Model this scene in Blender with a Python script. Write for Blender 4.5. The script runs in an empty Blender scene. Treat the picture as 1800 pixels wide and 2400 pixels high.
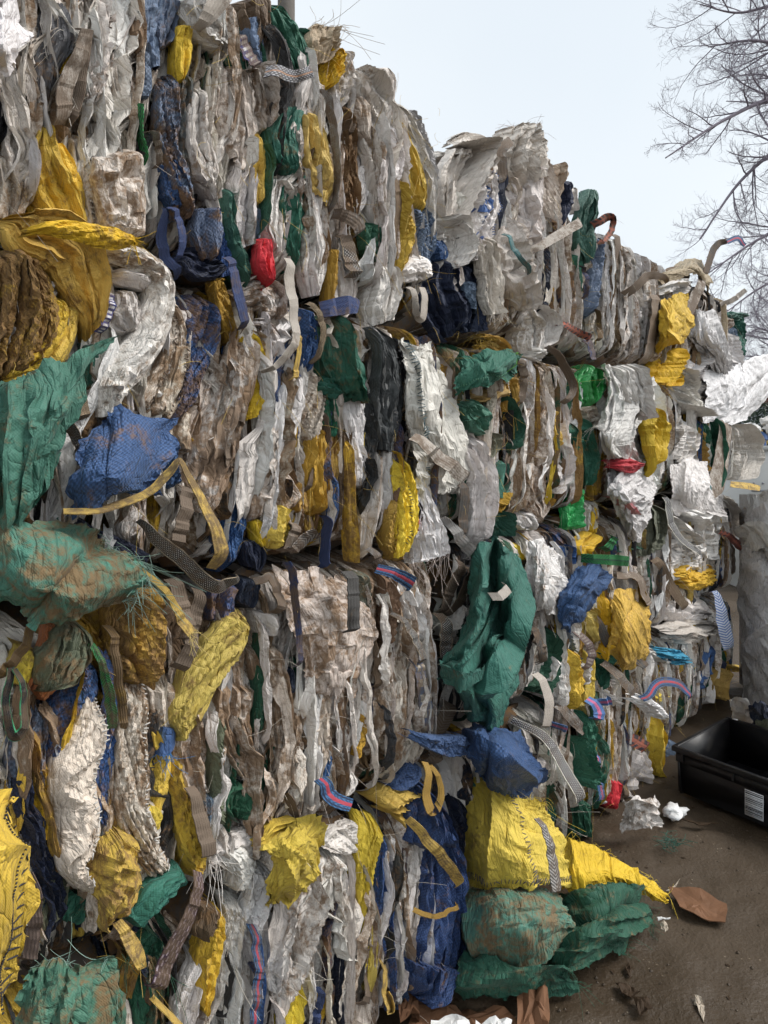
import bpy, math, random
import numpy as np
from mathutils import Vector

# ---------------------------------------------------------------- camera, sky, sun, exposure
PXF, PX0, PY0 = 1573.0, 900.0, 1052.0          # focal length, principal column and horizon row (1800 x 2400 frame)
TH = math.atan2(1400.0, PXF)                    # angle between the view axis and the wall
CAM_D, CAM_H = 1.426, 1.91                      # distance from the wall face, eye height
scene = bpy.context.scene
cam_data = bpy.data.cameras.new('camera'); cam = bpy.data.objects.new('camera', cam_data)
scene.collection.objects.link(cam); scene.camera = cam
cam_data.sensor_fit = 'VERTICAL'; cam_data.sensor_height = 36.0
cam_data.lens = PXF/2400.0*36.0
cam_data.shift_y = -(1200.0-PY0)/2400.0
cam_data.clip_start = 0.05; cam_data.clip_end = 2000
cam.location = (0, -CAM_D, CAM_H)
cam.rotation_euler = (math.radians(90), 0, TH-math.radians(90))

SUN_EL, SUN_AZ = math.radians(47), math.radians(-54)   # soft sun through cloud, behind the camera
world = bpy.data.worlds.new('World'); scene.world = world; world.use_nodes = True
nt = world.node_tree; nt.nodes.clear()
wo = nt.nodes.new('ShaderNodeOutputWorld'); wb = nt.nodes.new('ShaderNodeBackground')
sky = nt.nodes.new('ShaderNodeTexSky'); sky.sky_type = 'NISHITA'; sky.sun_disc = False
sky.sun_elevation = SUN_EL; sky.sun_rotation = math.radians(90)-SUN_AZ
sky.dust_density = 4.0; sky.air_density = 1.0
sc_ = nt.nodes.new('ShaderNodeVectorMath'); sc_.operation = 'SCALE'; sc_.inputs['Scale'].default_value = 0.05
tc = nt.nodes.new('ShaderNodeTexCoord'); nz = nt.nodes.new('ShaderNodeTexNoise')
nz.inputs['Scale'].default_value = 1.6; nz.inputs['Detail'].default_value = 3
cr_ = nt.nodes.new('ShaderNodeValToRGB')
cr_.color_ramp.elements[0].position = 0.25; cr_.color_ramp.elements[0].color = (0.395, 0.43, 0.46, 1)
cr_.color_ramp.elements[1].position = 0.72; cr_.color_ramp.elements[1].color = (0.46, 0.485, 0.50, 1)
mx = nt.nodes.new('ShaderNodeMix'); mx.data_type = 'RGBA'; mx.inputs['Factor'].default_value = 0.86
nt.links.new(tc.outputs['Generated'], nz.inputs['Vector']); nt.links.new(nz.outputs['Fac'], cr_.inputs['Fac'])
nt.links.new(sky.outputs['Color'], sc_.inputs[0]); nt.links.new(sc_.outputs[0], mx.inputs['A'])
nt.links.new(cr_.outputs['Color'], mx.inputs['B']); nt.links.new(mx.outputs['Result'], wb.inputs['Color'])
wb.inputs['Strength'].default_value = 1.0
nt.links.new(wb.outputs[0], wo.inputs['Surface'])

sun_d = bpy.data.lights.new('sun', 'SUN'); sun_d.energy = 1.3; sun_d.angle = math.radians(26); sun_d.color = (1, 0.965, 0.92)
sun = bpy.data.objects.new('sun', sun_d); scene.collection.objects.link(sun)
sun.location = (0, -6, 9)
sd = Vector((math.cos(SUN_EL)*math.cos(SUN_AZ), math.cos(SUN_EL)*math.sin(SUN_AZ), math.sin(SUN_EL)))
sun.rotation_euler = sd.to_track_quat('Z', 'Y').to_euler()

scene.view_settings.view_transform = 'Standard'; scene.view_settings.look = 'None'
scene.view_settings.exposure = 1.2; scene.view_settings.gamma = 1.0
scene.render.engine = 'CYCLES'
scene.cycles.max_bounces = 4; scene.cycles.diffuse_bounces = 2; scene.cycles.glossy_bounces = 2; scene.cycles.use_adaptive_sampling = True; scene.cycles.adaptive_threshold = .03; scene.cycles.use_denoising = True

# ---------------------------------------------------------------- geometry helpers
rng = np.random.default_rng(20); random.seed(7)
FWD = np.array([math.cos(TH), math.sin(TH), 0.0]); RGT = np.array([math.sin(TH), -math.cos(TH), 0.0]); UPV = np.array([0, 0, 1.0])
CAMP = np.array([0, -CAM_D, CAM_H])
def ray(px, py):
    px = np.asarray(px, float); py = np.asarray(py, float)
    return FWD + ((px-PX0)/PXF)[..., None]*RGT + ((PY0-py)/PXF)[..., None]*UPV
def on_wall(px, py, n):                        # point n metres in front of the stacks' face
    d = ray(px, py); t = (CAM_D-np.asarray(n, float))/d[..., 1]
    return CAMP + d*t[..., None]
def on_level(px, py, z):                       # point at height z
    d = ray(px, py); t = (np.asarray(z, float)-CAM_H)/d[..., 2]
    return CAMP + d*t[..., None]
def at_depth(px, py, Z):
    return CAMP + ray(px, py)*np.asarray(Z, float)[..., None]

def fft_noise(n, beta, seed):
    r = np.random.default_rng(seed); f = np.fft.fftfreq(n)*n
    k = np.sqrt(f[:, None]**2+f[None]**2); k[0, 0] = 1
    a = np.fft.ifft2(np.fft.fft2(r.standard_normal((n, n)))/k**beta*(k < n/3)).real
    a -= a.mean(); return a/a.std()
SM = fft_noise(256, 2.0, 1)                    # smooth cloud map
SM2 = fft_noise(256, 1.5, 2)
def bil(M, x, y):
    n = M.shape[0]; x = np.mod(x, 1.0)*n; y = np.mod(y, 1.0)*n
    i = np.floor(x).astype(int) % n; j = np.floor(y).astype(int) % n; a = x-np.floor(x); b = y-np.floor(y)
    i1 = (i+1) % n; j1 = (j+1) % n
    return (M[i, j]*(1-a)*(1-b)+M[i1, j]*a*(1-b)+M[i, j1]*(1-a)*b+M[i1, j1]*a*b)
def make_crumple(n=256, seed=5):
    r = np.random.default_rng(seed)
    g = np.arange(n)/n; X, Y = np.meshgrid(g, g, indexing='ij'); H = np.zeros((n, n))
    wx = bil(SM, X, Y); wy = bil(SM, X+.37, Y+.61)
    for i in range(40):
        f = 2.0*2**(r.random()*3.6); an = r.random()*math.pi
        kx, ky = round(f*math.cos(an)), round(f*math.sin(an))
        if kx == 0 and ky == 0: continue
        ph = kx*X+ky*Y+r.random()+0.18*wx*r.standard_normal()+0.18*wy*r.standard_normal()
        tri = np.abs(np.mod(ph, 1)-.5)*4-1
        m = np.clip(bil(SM, X*1+r.random(), Y+r.random())*1.1, 0, 1.6)
        H += tri*m/math.hypot(kx, ky)**0.95
    H -= H.mean(); return H/H.std()
CRU = make_crumple()
def rnd(a, b): return a+(b-a)*rng.random()

def catmull(P, t):
    P = np.asarray(P, float); m = len(P)
    if m == 1: return np.repeat(P, len(t), 0)
    Q = np.concatenate([2*P[:1]-P[1:2], P, 2*P[-1:]-P[-2:-1]])
    x = np.clip(np.asarray(t)*(m-1), 0, m-1-1e-6); i = x.astype(int); f = (x-i)
    f = f.reshape((-1,)+(1,)*(P.ndim-1))
    p0, p1, p2, p3 = Q[i], Q[i+1], Q[i+2], Q[i+3]
    return .5*((2*p1)+(-p0+p2)*f+(2*p0-5*p1+4*p2-p3)*f*f+(-p0+3*p1-3*p2+p3)*f**3)

COL = scene.collection
def link(name, me, mat=None, parent=None, color=None):
    o = bpy.data.objects.new(name, me); COL.objects.link(o)
    if mat is not None and me is not None and len(me.materials) == 0: me.materials.append(mat)
    if color is not None: o.color = color
    if parent is not None: o.parent = parent
    return o
def tag(o, label=None, cat=None, group=None, kind=None):
    if label: o['label'] = label
    if cat: o['category'] = cat
    if group: o['group'] = group
    if kind: o['kind'] = kind
    return o
def mesh_from(name, V, F, mat, parent=None, color=None, smooth=True, uv=None, origin=None):
    V = np.asarray(V, float)
    c = V.mean(0) if origin is None else np.asarray(origin, float)
    me = bpy.data.meshes.new(name)
    F = np.asarray(F, dtype=np.int32); nf = len(F); k = F.shape[1]
    me.vertices.add(len(V)); me.vertices.foreach_set('co', (V-c).ravel().astype(np.float32))
    me.loops.add(nf*k); me.loops.foreach_set('vertex_index', F.ravel())
    me.polygons.add(nf); me.polygons.foreach_set('loop_start', np.arange(0, nf*k, k, dtype=np.int32))
    me.polygons.foreach_set('loop_total', np.full(nf, k, np.int32))
    if smooth: me.polygons.foreach_set('use_smooth', np.ones(nf, bool))
    if uv is not None:
        l = me.uv_layers.new(name='uv'); l.data.foreach_set('uv', np.asarray(uv)[F.ravel()].ravel().astype(np.float32))
    me.update(calc_edges=True)
    if smooth and uv is not None: me.set_sharp_from_angle(angle=math.radians(24))
    o = link(name, me, mat, parent, color)
    o.location = c
    if parent is not None: o.location = Vector(c)-Vector(parent['_w']) if '_w' in parent else Vector(c)-parent.location
    return o
def grid_faces(nv, nu):
    i = np.arange(nv-1)[:, None]*nu+np.arange(nu-1)[None]
    return np.stack([i, i+1, i+nu+1, i+nu], -1).reshape(-1, 4)
def sheet(name, P, mat, parent=None, color=None, uv=None):
    nv, nu, _ = P.shape
    if uv is None:
        du = np.linalg.norm(np.diff(P, axis=1), axis=2).mean(0); dv = np.linalg.norm(np.diff(P, axis=0), axis=2).mean(1)
        U = np.concatenate([[0], np.cumsum(du)]); Vv = np.concatenate([[0], np.cumsum(dv)])
        uv = np.stack(np.broadcast_arrays(U[None, :], Vv[:, None]), -1)
    return mesh_from(name, P.reshape(-1, 3), grid_faces(nv, nu), mat, parent, color, True, uv.reshape(-1, 2))
def normals(P):
    a = np.gradient(P, axis=1); b = np.gradient(P, axis=0); n = np.cross(a, b)
    n /= np.linalg.norm(n, axis=2, keepdims=True)+1e-9
    s = np.sign((n*(CAMP-P)).sum(2).mean()); return n*(s if s != 0 else 1)

def tubes(name, lines, radius, mat, parent=None, color=None, sides=3, kind=None, taper=1.0):
    """many thin strands in one mesh; lines: list of (k,3) arrays"""
    VV, FF, off = [], [], 0
    ang = np.arange(sides)/sides*2*math.pi; groups = {}
    for li, L in enumerate(lines): groups.setdefault(len(L), []).append(li)
    for k, ids in groups.items():
        L = np.array([lines[i] for i in ids], float)
        if hasattr(radius, '__len__'): r = np.array([np.broadcast_to(np.asarray(radius[i], float), (k,)) if np.ndim(radius[i]) else float(radius[i])*np.linspace(1, taper, k) for i in ids])
        else: r = np.broadcast_to(radius*np.linspace(1, taper, k), (len(ids), k))
        t = np.gradient(L, axis=1) if k > 1 else L; t = t/(np.linalg.norm(t, axis=2, keepdims=True)+1e-9)
        a = np.cross(t, np.array([.31, .22, .92])); a /= np.linalg.norm(a, axis=2, keepdims=True)+1e-9; b = np.cross(t, a)
        ring = L[:, :, None]+r[:, :, None, None]*(np.cos(ang)[None, None, :, None]*a[:, :, None]+np.sin(ang)[None, None, :, None]*b[:, :, None])
        VV.append(ring.reshape(-1, 3))
        i = (np.arange(k-1)[:, None]*sides+np.arange(sides)[None]); j = (np.arange(k-1)[:, None]*sides+(np.arange(sides)[None]+1) % sides)
        f = np.stack([i, j, j+sides, i+sides], -1).reshape(1, -1, 4)+(np.arange(len(ids))*k*sides)[:, None, None]+off
        FF.append(f.reshape(-1, 4)); off += len(ids)*k*sides
    o = mesh_from(name, np.concatenate(VV), np.concatenate(FF), mat, parent, color)
    if kind: o['kind'] = kind
    return o
def boxes(name, items, mat, parent=None, color=None):
    """items: (centre, half x, half y, half z) with half vectors"""
    VV, FF = [], []
    q = np.array([[0, 3, 2, 1], [4, 5, 6, 7], [0, 1, 5, 4], [1, 2, 6, 5], [2, 3, 7, 6], [3, 0, 4, 7]])
    sg = [(-1, -1, -1), (1, -1, -1), (1, 1, -1), (-1, 1, -1), (-1, -1, 1), (1, -1, 1), (1, 1, 1), (-1, 1, 1)]
    for n_, (c, a, b, d) in enumerate(items):
        c, a, b, d = map(np.asarray, (c, a, b, d))
        VV.append(np.array([c+s[0]*a+s[1]*b+s[2]*d for s in sg])); FF.append(q+8*n_)
    return mesh_from(name, np.concatenate(VV), np.concatenate(FF), mat, parent, color, smooth=False)

# ---------------------------------------------------------------- materials
def nodes_of(name):
    m = bpy.data.materials.new(name); m.use_nodes = True; t = m.node_tree
    return m, t, t.nodes['Principled BSDF'], t.nodes.new, t.links.new
def mathn(t, op, a, b=None, c=None, clamp=False):
    n = t.nodes.new('ShaderNodeMath'); n.operation = op; n.use_clamp = clamp
    for i, v in enumerate((a, b, c)):
        if v is None: continue
        if isinstance(v, (int, float)): n.inputs[i].default_value = v
        else: t.links.new(v, n.inputs[i])
    return n.outputs[0]
def mixc(t, f, a, b, blend='MIX'):
    n = t.nodes.new('ShaderNodeMix'); n.data_type = 'RGBA'; n.blend_type = blend
    for s, v in (('Factor', f), ('A', a), ('B', b)):
        if isinstance(v, (int, float)): n.inputs[s].default_value = v
        elif isinstance(v, tuple): n.inputs[s].default_value = v+(1,) if len(v) == 3 else v
        else: t.links.new(v, n.inputs[s])
    return n.outputs['Result']
def noise(t, vec, scale, detail=4, rough=.55, typ='FBM', dist=0.0):
    n = t.nodes.new('ShaderNodeTexNoise'); n.noise_type = typ
    n.inputs['Scale'].default_value = scale; n.inputs['Detail'].default_value = detail; n.inputs['Roughness'].default_value = rough
    n.inputs['Distortion'].default_value = dist
    if vec is not None: t.links.new(vec, n.inputs['Vector'])
    return n.outputs['Fac']
def obj_coords(t):
    tc = t.nodes.new('ShaderNodeTexCoord'); oi = t.nodes.new('ShaderNodeObjectInfo')
    a = t.nodes.new('ShaderNodeVectorMath'); a.operation = 'ADD'
    s = t.nodes.new('ShaderNodeVectorMath'); s.operation = 'SCALE'; s.inputs[0].default_value = (37, 91, 53)
    t.links.new(oi.outputs['Random'], s.inputs['Scale']); t.links.new(tc.outputs['Object'], a.inputs[0]); t.links.new(s.outputs[0], a.inputs[1])
    return tc, oi, a.outputs[0]
def scaled(t, vec, v3):
    n = t.nodes.new('ShaderNodeVectorMath'); n.operation = 'MULTIPLY'; t.links.new(vec, n.inputs[0]); n.inputs[1].default_value = v3
    return n.outputs[0]
MUD = (0.20, 0.115, 0.052)
def dirt_layer(t, oi, vec, col, mud=MUD, strength=.86):
    big = noise(t, vec, 13.0, 5, .62, dist=.8); fine = noise(t, vec, 62.0, 5, .75, dist=.4); st = noise(t, scaled(t, vec, (13, 13, 5)), 1.0, 4, .6)
    n = mathn(t, 'ADD', mathn(t, 'MULTIPLY', big, .46), mathn(t, 'ADD', mathn(t, 'MULTIPLY', fine, .38), mathn(t, 'MULTIPLY', st, .16)))
    thr = mathn(t, 'SUBTRACT', .73, mathn(t, 'MULTIPLY', oi.outputs['Alpha'], .46))
    m = t.nodes.new('ShaderNodeMapRange'); m.interpolation_type = 'SMOOTHSTEP'
    t.links.new(n, m.inputs['Value']); t.links.new(mathn(t, 'SUBTRACT', thr, .07), m.inputs['From Min']); t.links.new(mathn(t, 'ADD', thr, .07), m.inputs['From Max'])
    mask = mathn(t, 'MULTIPLY', m.outputs[0], strength)
    hue = noise(t, vec, 3.1, 2)
    mc = mixc(t, hue, tuple(x*.55 for x in mud), tuple(min(1, x*1.55) for x in mud))
    return mixc(t, mask, col, mc), mask
def cloth_material(name, check=0.0, check_mm=9.0, rough=.66, sheen=.05, wr=1.0, spec=.25, translucent=0.0):
    m, t, b, N, L = nodes_of(name)
    tc, oi, vec = obj_coords(t)
    uv = t.nodes.new('ShaderNodeUVMap'); sx = N('ShaderNodeSeparateXYZ'); L(uv.outputs[0], sx.inputs[0])
    u, v = sx.outputs['X'], sx.outputs['Y']
    f = 1000.0/check_mm
    cu = mathn(t, 'SINE', mathn(t, 'MULTIPLY', u, f*6.2832)); cv = mathn(t, 'SINE', mathn(t, 'MULTIPLY', v, f*6.2832))
    ck = mathn(t, 'MULTIPLY', cu, cv)
    tone = noise(t, vec, 2.3, 3); ton2 = noise(t, scaled(t, vec, (22, 22, 9)), 1.0, 3, .6)
    vtone = mathn(t, 'ADD', mathn(t, 'MULTIPLY', tone, .5), mathn(t, 'ADD', .52, mathn(t, 'MULTIPLY', ton2, .42)))
    col = mixc(t, 1.0, oi.outputs['Color'], vtone, 'MULTIPLY')
    if check > 0:
        k = mathn(t, 'GREATER_THAN', ck, 0.0)
        col = mixc(t, mathn(t, 'MULTIPLY', k, check), col, mixc(t, 1.0, col, (.25, .27, .33), 'MULTIPLY'))
    col, mask = dirt_layer(t, oi, vec, col)
    L(col, b.inputs['Base Color'])
    rg = mathn(t, 'ADD', rough-.1, mathn(t, 'MULTIPLY', mask, .3)); L(rg, b.inputs['Roughness'])
    b.inputs['Specular IOR Level'].default_value = spec
    b.inputs['Sheen Weight'].default_value = sheen
    rv = N('ShaderNodeVectorMath'); rv.operation = 'SCALE'; rv.inputs[0].default_value = (17, 31, 0); L(oi.outputs['Random'], rv.inputs['Scale'])
    uo = N('ShaderNodeVectorMath'); uo.operation = 'ADD'; L(uv.outputs[0], uo.inputs[0]); L(rv.outputs[0], uo.inputs[1])
    def ridge(sc3, rot, dist):
        mp = N('ShaderNodeMapping'); L(uo.outputs[0], mp.inputs['Vector']); mp.inputs['Rotation'].default_value = (0, 0, rot); mp.inputs['Scale'].default_value = sc3
        q = noise(t, mp.outputs[0], 1.0, 3, .5, dist=dist)
        return mathn(t, 'POWER', mathn(t, 'SUBTRACT', 1.0, mathn(t, 'ABSOLUTE', mathn(t, 'SUBTRACT', mathn(t, 'MULTIPLY', q, 2.0), 1.0))), 9.0)
    r1 = ridge((30, 8, 1), .12, .5); r2 = ridge((16, 14, 1), .9, .7); r3 = ridge((60, 24, 1), -.35, .4)
    h = mathn(t, 'ADD', mathn(t, 'MULTIPLY', r1, 1.0), mathn(t, 'ADD', mathn(t, 'MULTIPLY', r2, .7), mathn(t, 'MULTIPLY', r3, .22)))
    h = mathn(t, 'ADD', h, mathn(t, 'MULTIPLY', ck, .06 if check_mm < 7 else .12))
    h = mathn(t, 'ADD', h, mathn(t, 'MULTIPLY', mask, .10))
    bp = N('ShaderNodeBump'); bp.inputs['Strength'].default_value = .8; bp.inputs['Distance'].default_value = .0048*wr
    L(h, bp.inputs['Height']); L(bp.outputs[0], b.inputs['Normal'])
    return m
M_WOVEN = cloth_material('woven_polypropylene', 0.12, 6.0)
M_CHECK = cloth_material('checked_tarpaulin', 0.62, 11.0)
M_FILM = cloth_material('plastic_film', 0.0, 6.0, rough=.28, sheen=0, wr=1.5, spec=.5)
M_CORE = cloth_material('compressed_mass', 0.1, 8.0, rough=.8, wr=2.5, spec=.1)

def webbing(name, base, dash, pattern='dots', rows=6, lf=2.2, slope=1.2, stripes=(), edge=None, amt=.9):
    m, t, b, N, L = nodes_of(name)
    tc, oi, vec = obj_coords(t)
    uv = N('ShaderNodeUVMap'); sx = N('ShaderNodeSeparateXYZ'); L(uv.outputs[0], sx.inputs[0]); u, v = sx.outputs['X'], sx.outputs['Y']
    au = mathn(t, 'ABSOLUTE', mathn(t, 'SUBTRACT', u, .5))
    r = mathn(t, 'FRACT', mathn(t, 'MULTIPLY', u, rows)); fl = mathn(t, 'FLOOR', mathn(t, 'MULTIPLY', u, rows))
    rib = mathn(t, 'ABSOLUTE', mathn(t, 'SUBTRACT', r, .5))
    if pattern == 'dots':
        l = mathn(t, 'FRACT', mathn(t, 'ADD', mathn(t, 'MULTIPLY', v, lf), mathn(t, 'MULTIPLY', fl, .5)))
        k = mathn(t, 'MULTIPLY', mathn(t, 'LESS_THAN', rib, .27), mathn(t, 'LESS_THAN', l, .5))
    elif pattern == 'chevron':
        tri = mathn(t, 'PINGPONG', mathn(t, 'MULTIPLY', u, rows/2), .5)
        l = mathn(t, 'FRACT', mathn(t, 'ADD', mathn(t, 'MULTIPLY', v, lf), mathn(t, 'MULTIPLY', tri, slope*2))); k = mathn(t, 'LESS_THAN', l, .5)
    elif pattern == 'diag':
        l = mathn(t, 'FRACT', mathn(t, 'ADD', mathn(t, 'MULTIPLY', v, lf), mathn(t, 'MULTIPLY', au, slope))); k = mathn(t, 'LESS_THAN', l, .5)
    elif pattern == 'ladder':
        l = mathn(t, 'FRACT', mathn(t, 'MULTIPLY', v, lf)); k = mathn(t, 'MULTIPLY', mathn(t, 'LESS_THAN', l, .5), mathn(t, 'LESS_THAN', au, .33))
    elif pattern == 'plaid':
        l = mathn(t, 'FRACT', mathn(t, 'MULTIPLY', v, lf)); k = mathn(t, 'MAXIMUM', mathn(t, 'LESS_THAN', l, .5), mathn(t, 'LESS_THAN', r, .3))
    col = mixc(t, mathn(t, 'MULTIPLY', k, amt), base, dash)
    for (c0, w0, sc) in stripes:
        ins = mathn(t, 'LESS_THAN', mathn(t, 'ABSOLUTE', mathn(t, 'SUBTRACT', u, c0)), w0)
        col = mixc(t, mathn(t, 'MULTIPLY', ins, .85), col, sc)
    if edge: col = mixc(t, mathn(t, 'GREATER_THAN', au, .44), col, edge)
    col, mask = dirt_layer(t, oi, vec, col, (.13, .09, .06), .85)
    L(col, b.inputs['Base Color']); b.inputs['Roughness'].default_value = .75; b.inputs['Specular IOR Level'].default_value = .25
    h = mathn(t, 'SUBTRACT', mathn(t, 'ADD', mathn(t, 'MULTIPLY', k, .5), mathn(t, 'MULTIPLY', noise(t, vec, 160, 2), .5)), mathn(t, 'MULTIPLY', rib, .9))
    bp = N('ShaderNodeBump'); bp.inputs['Strength'].default_value = .7; bp.inputs['Distance'].default_value = .003
    L(h, bp.inputs['Height']); L(bp.outputs[0], b.inputs['Normal'])
    return m
BK = (.022, .022, .024); WH = (.62, .60, .57); GY = (.21, .20, .19)
STR = dict(
    black=webbing('strap_black_dotted', BK, (.55, .53, .5), 'dots', 9, 6.5, edge=(.30, .25, .18)),
    dark=webbing('strap_charcoal', (.045, .045, .045), (.10, .095, .09), 'chevron', 4, 7, 2.2),
    blackwhite=webbing('strap_black_white', BK, (.72, .71, .7), 'dots', 6, 5, edge=(.6, .58, .5)),
    grey=webbing('strap_grey_twill', (.09, .088, .085), (.5, .48, .46), 'diag', 4, 7, 3.2, amt=.7),
    white=webbing('strap_off_white', (.34, .30, .26), (.62, .57, .51), 'chevron', 6, 8, 2.2, amt=.65),
    brown=webbing('strap_brown', (.045, .03, .02), (.38, .30, .2), 'chevron', 4, 7, 2.2),
    blue=webbing('strap_blue', (.02, .03, .085), (.07, .10, .21), 'chevron', 4, 7, 2.4, amt=.8),
    bluered=webbing('strap_blue_red', (.05, .13, .26), (.03, .06, .13), 'chevron', 4, 4, 1.4, stripes=((.5, .13, (.42, .05, .06)), (.87, .05, (.02, .02, .04)), (.13, .05, (.02, .02, .04)))),
    bluewhite=webbing('strap_blue_white_ladder', (.05, .06, .2), (.75, .75, .75), 'ladder', 4, 3.4),
    stripe=webbing('strap_pale_blue_stripe', (.66, .69, .75), (.10, .19, .48), 'diag', 4, 5.5, 2.6),
    plaid=webbing('strap_plaid', (.45, .41, .34), (.07, .12, .22), 'plaid', 2, 1.1),
    green=webbing('strap_green', (.04, .26, .08), (.015, .04, .025), 'chevron', 2, 3.2, 1.8, stripes=((.5, .06, (.03, .05, .05)),)),
    teal=webbing('strap_teal', (.03, .13, .14), (.3, .38, .38), 'ladder', 3, 6, amt=.6),
    yellow=webbing('strap_yellow', (.50, .33, .07), (.68, .49, .17), 'chevron', 4, 7, 2.2, amt=.7),
    purple=webbing('strap_purple', (.05, .03, .055), (.5, .42, .48), 'dots', 6, 3.4),
    greyorange=webbing('strap_grey_orange', (.12, .12, .13), (.5, .5, .52), 'dots', 7, 3.4, stripes=((.45, .07, (.42, .24, .15)),)),
    red=webbing('strap_red_brown', (.06, .05, .06), (.34, .11, .07), 'diag', 4, 1.5, .8, stripes=((.5, .16, (.38, .13, .09)),)),
    pink=webbing('strap_blue_pink', (.09, .19, .40), (.07, .12, .28), 'chevron', 4, 6, 2, stripes=((.5, .16, (.52, .12, .22)),)),
    blackgreen=webbing('strap_black_green_edge', BK, (.07, .07, .07), 'chevron', 4, 4, 1.2, edge=(.06, .36, .18)),
    ochre=webbing('strap_ochre', (.22, .13, .03), (.42, .27, .07), 'chevron', 4, 7, 2.2),
)
def plain(name, col, rough=.6, spec=.3, var=.35, scale=8, bump=.004, bscale=60):
    m, t, b, N, L = nodes_of(name)
    tc, oi, vec = obj_coords(t)
    n = noise(t, vec, scale, 5, .6)
    c = mixc(t, n, tuple(x*(1-var) for x in col), tuple(min(1, x*(1+var)) for x in col)); L(c, b.inputs['Base Color'])
    b.inputs['Roughness'].default_value = rough; b.inputs['Specular IOR Level'].default_value = spec
    bp = N('ShaderNodeBump'); bp.inputs['Distance'].default_value = bump; bp.inputs['Strength'].default_value = .7
    L(noise(t, vec, bscale, 4, .6), bp.inputs['Height']); L(bp.outputs[0], b.inputs['Normal'])
    return m
def tinted(name, rough=.6):
    m, t, b, N, L = nodes_of(name); tc, oi, vec = obj_coords(t)
    c = mixc(t, 1.0, oi.outputs['Color'], mathn(t, 'ADD', .6, mathn(t, 'MULTIPLY', noise(t, vec, 14, 3), .7)), 'MULTIPLY')
    L(c, b.inputs['Base Color']); b.inputs['Roughness'].default_value = rough
    return m
M_THREAD = tinted('loose_fibre')

C = dict(W=(.80, .775, .75), V=(.77, .725, .68), U=(.73, .665, .60), D=(.72, .63, .54), N=(.014, .022, .05), K=(.03, .03, .032),
         Y=(.74, .47, .022), L=(.74, .535, .05), O=(.46, .27, .03), A=(.57, .42, .10), G=(.022, .105, .062), T=(.075, .215, .155),
         E=(.033, .145, .10), B=(.045, .11, .275), F=(.13, .185, .27), H=(.085, .09, .095), R=(.62, .03, .045), I=(.03, .42, .09),
         P=(.70, .26, .27), Z=(.17, .11, .065), X=(.40, .32, .20), C=(.03, .26, .42), M=(.14, .155, .10), J=(.50, .17, .06), Q=(.44, .43, .425))
CNAME = dict(W='white', V='off-white', U='grey-white', D='brown-stained white', N='navy', K='black', Y='yellow', L='bright yellow', O='ochre', A='pale yellow',
             G='dark green', T='teal', E='green', B='blue', F='faded blue', H='charcoal', R='red', I='bright green', P='pink', Z='brown', X='tan', C='cyan', M='olive', J='orange', Q='grey')
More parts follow.
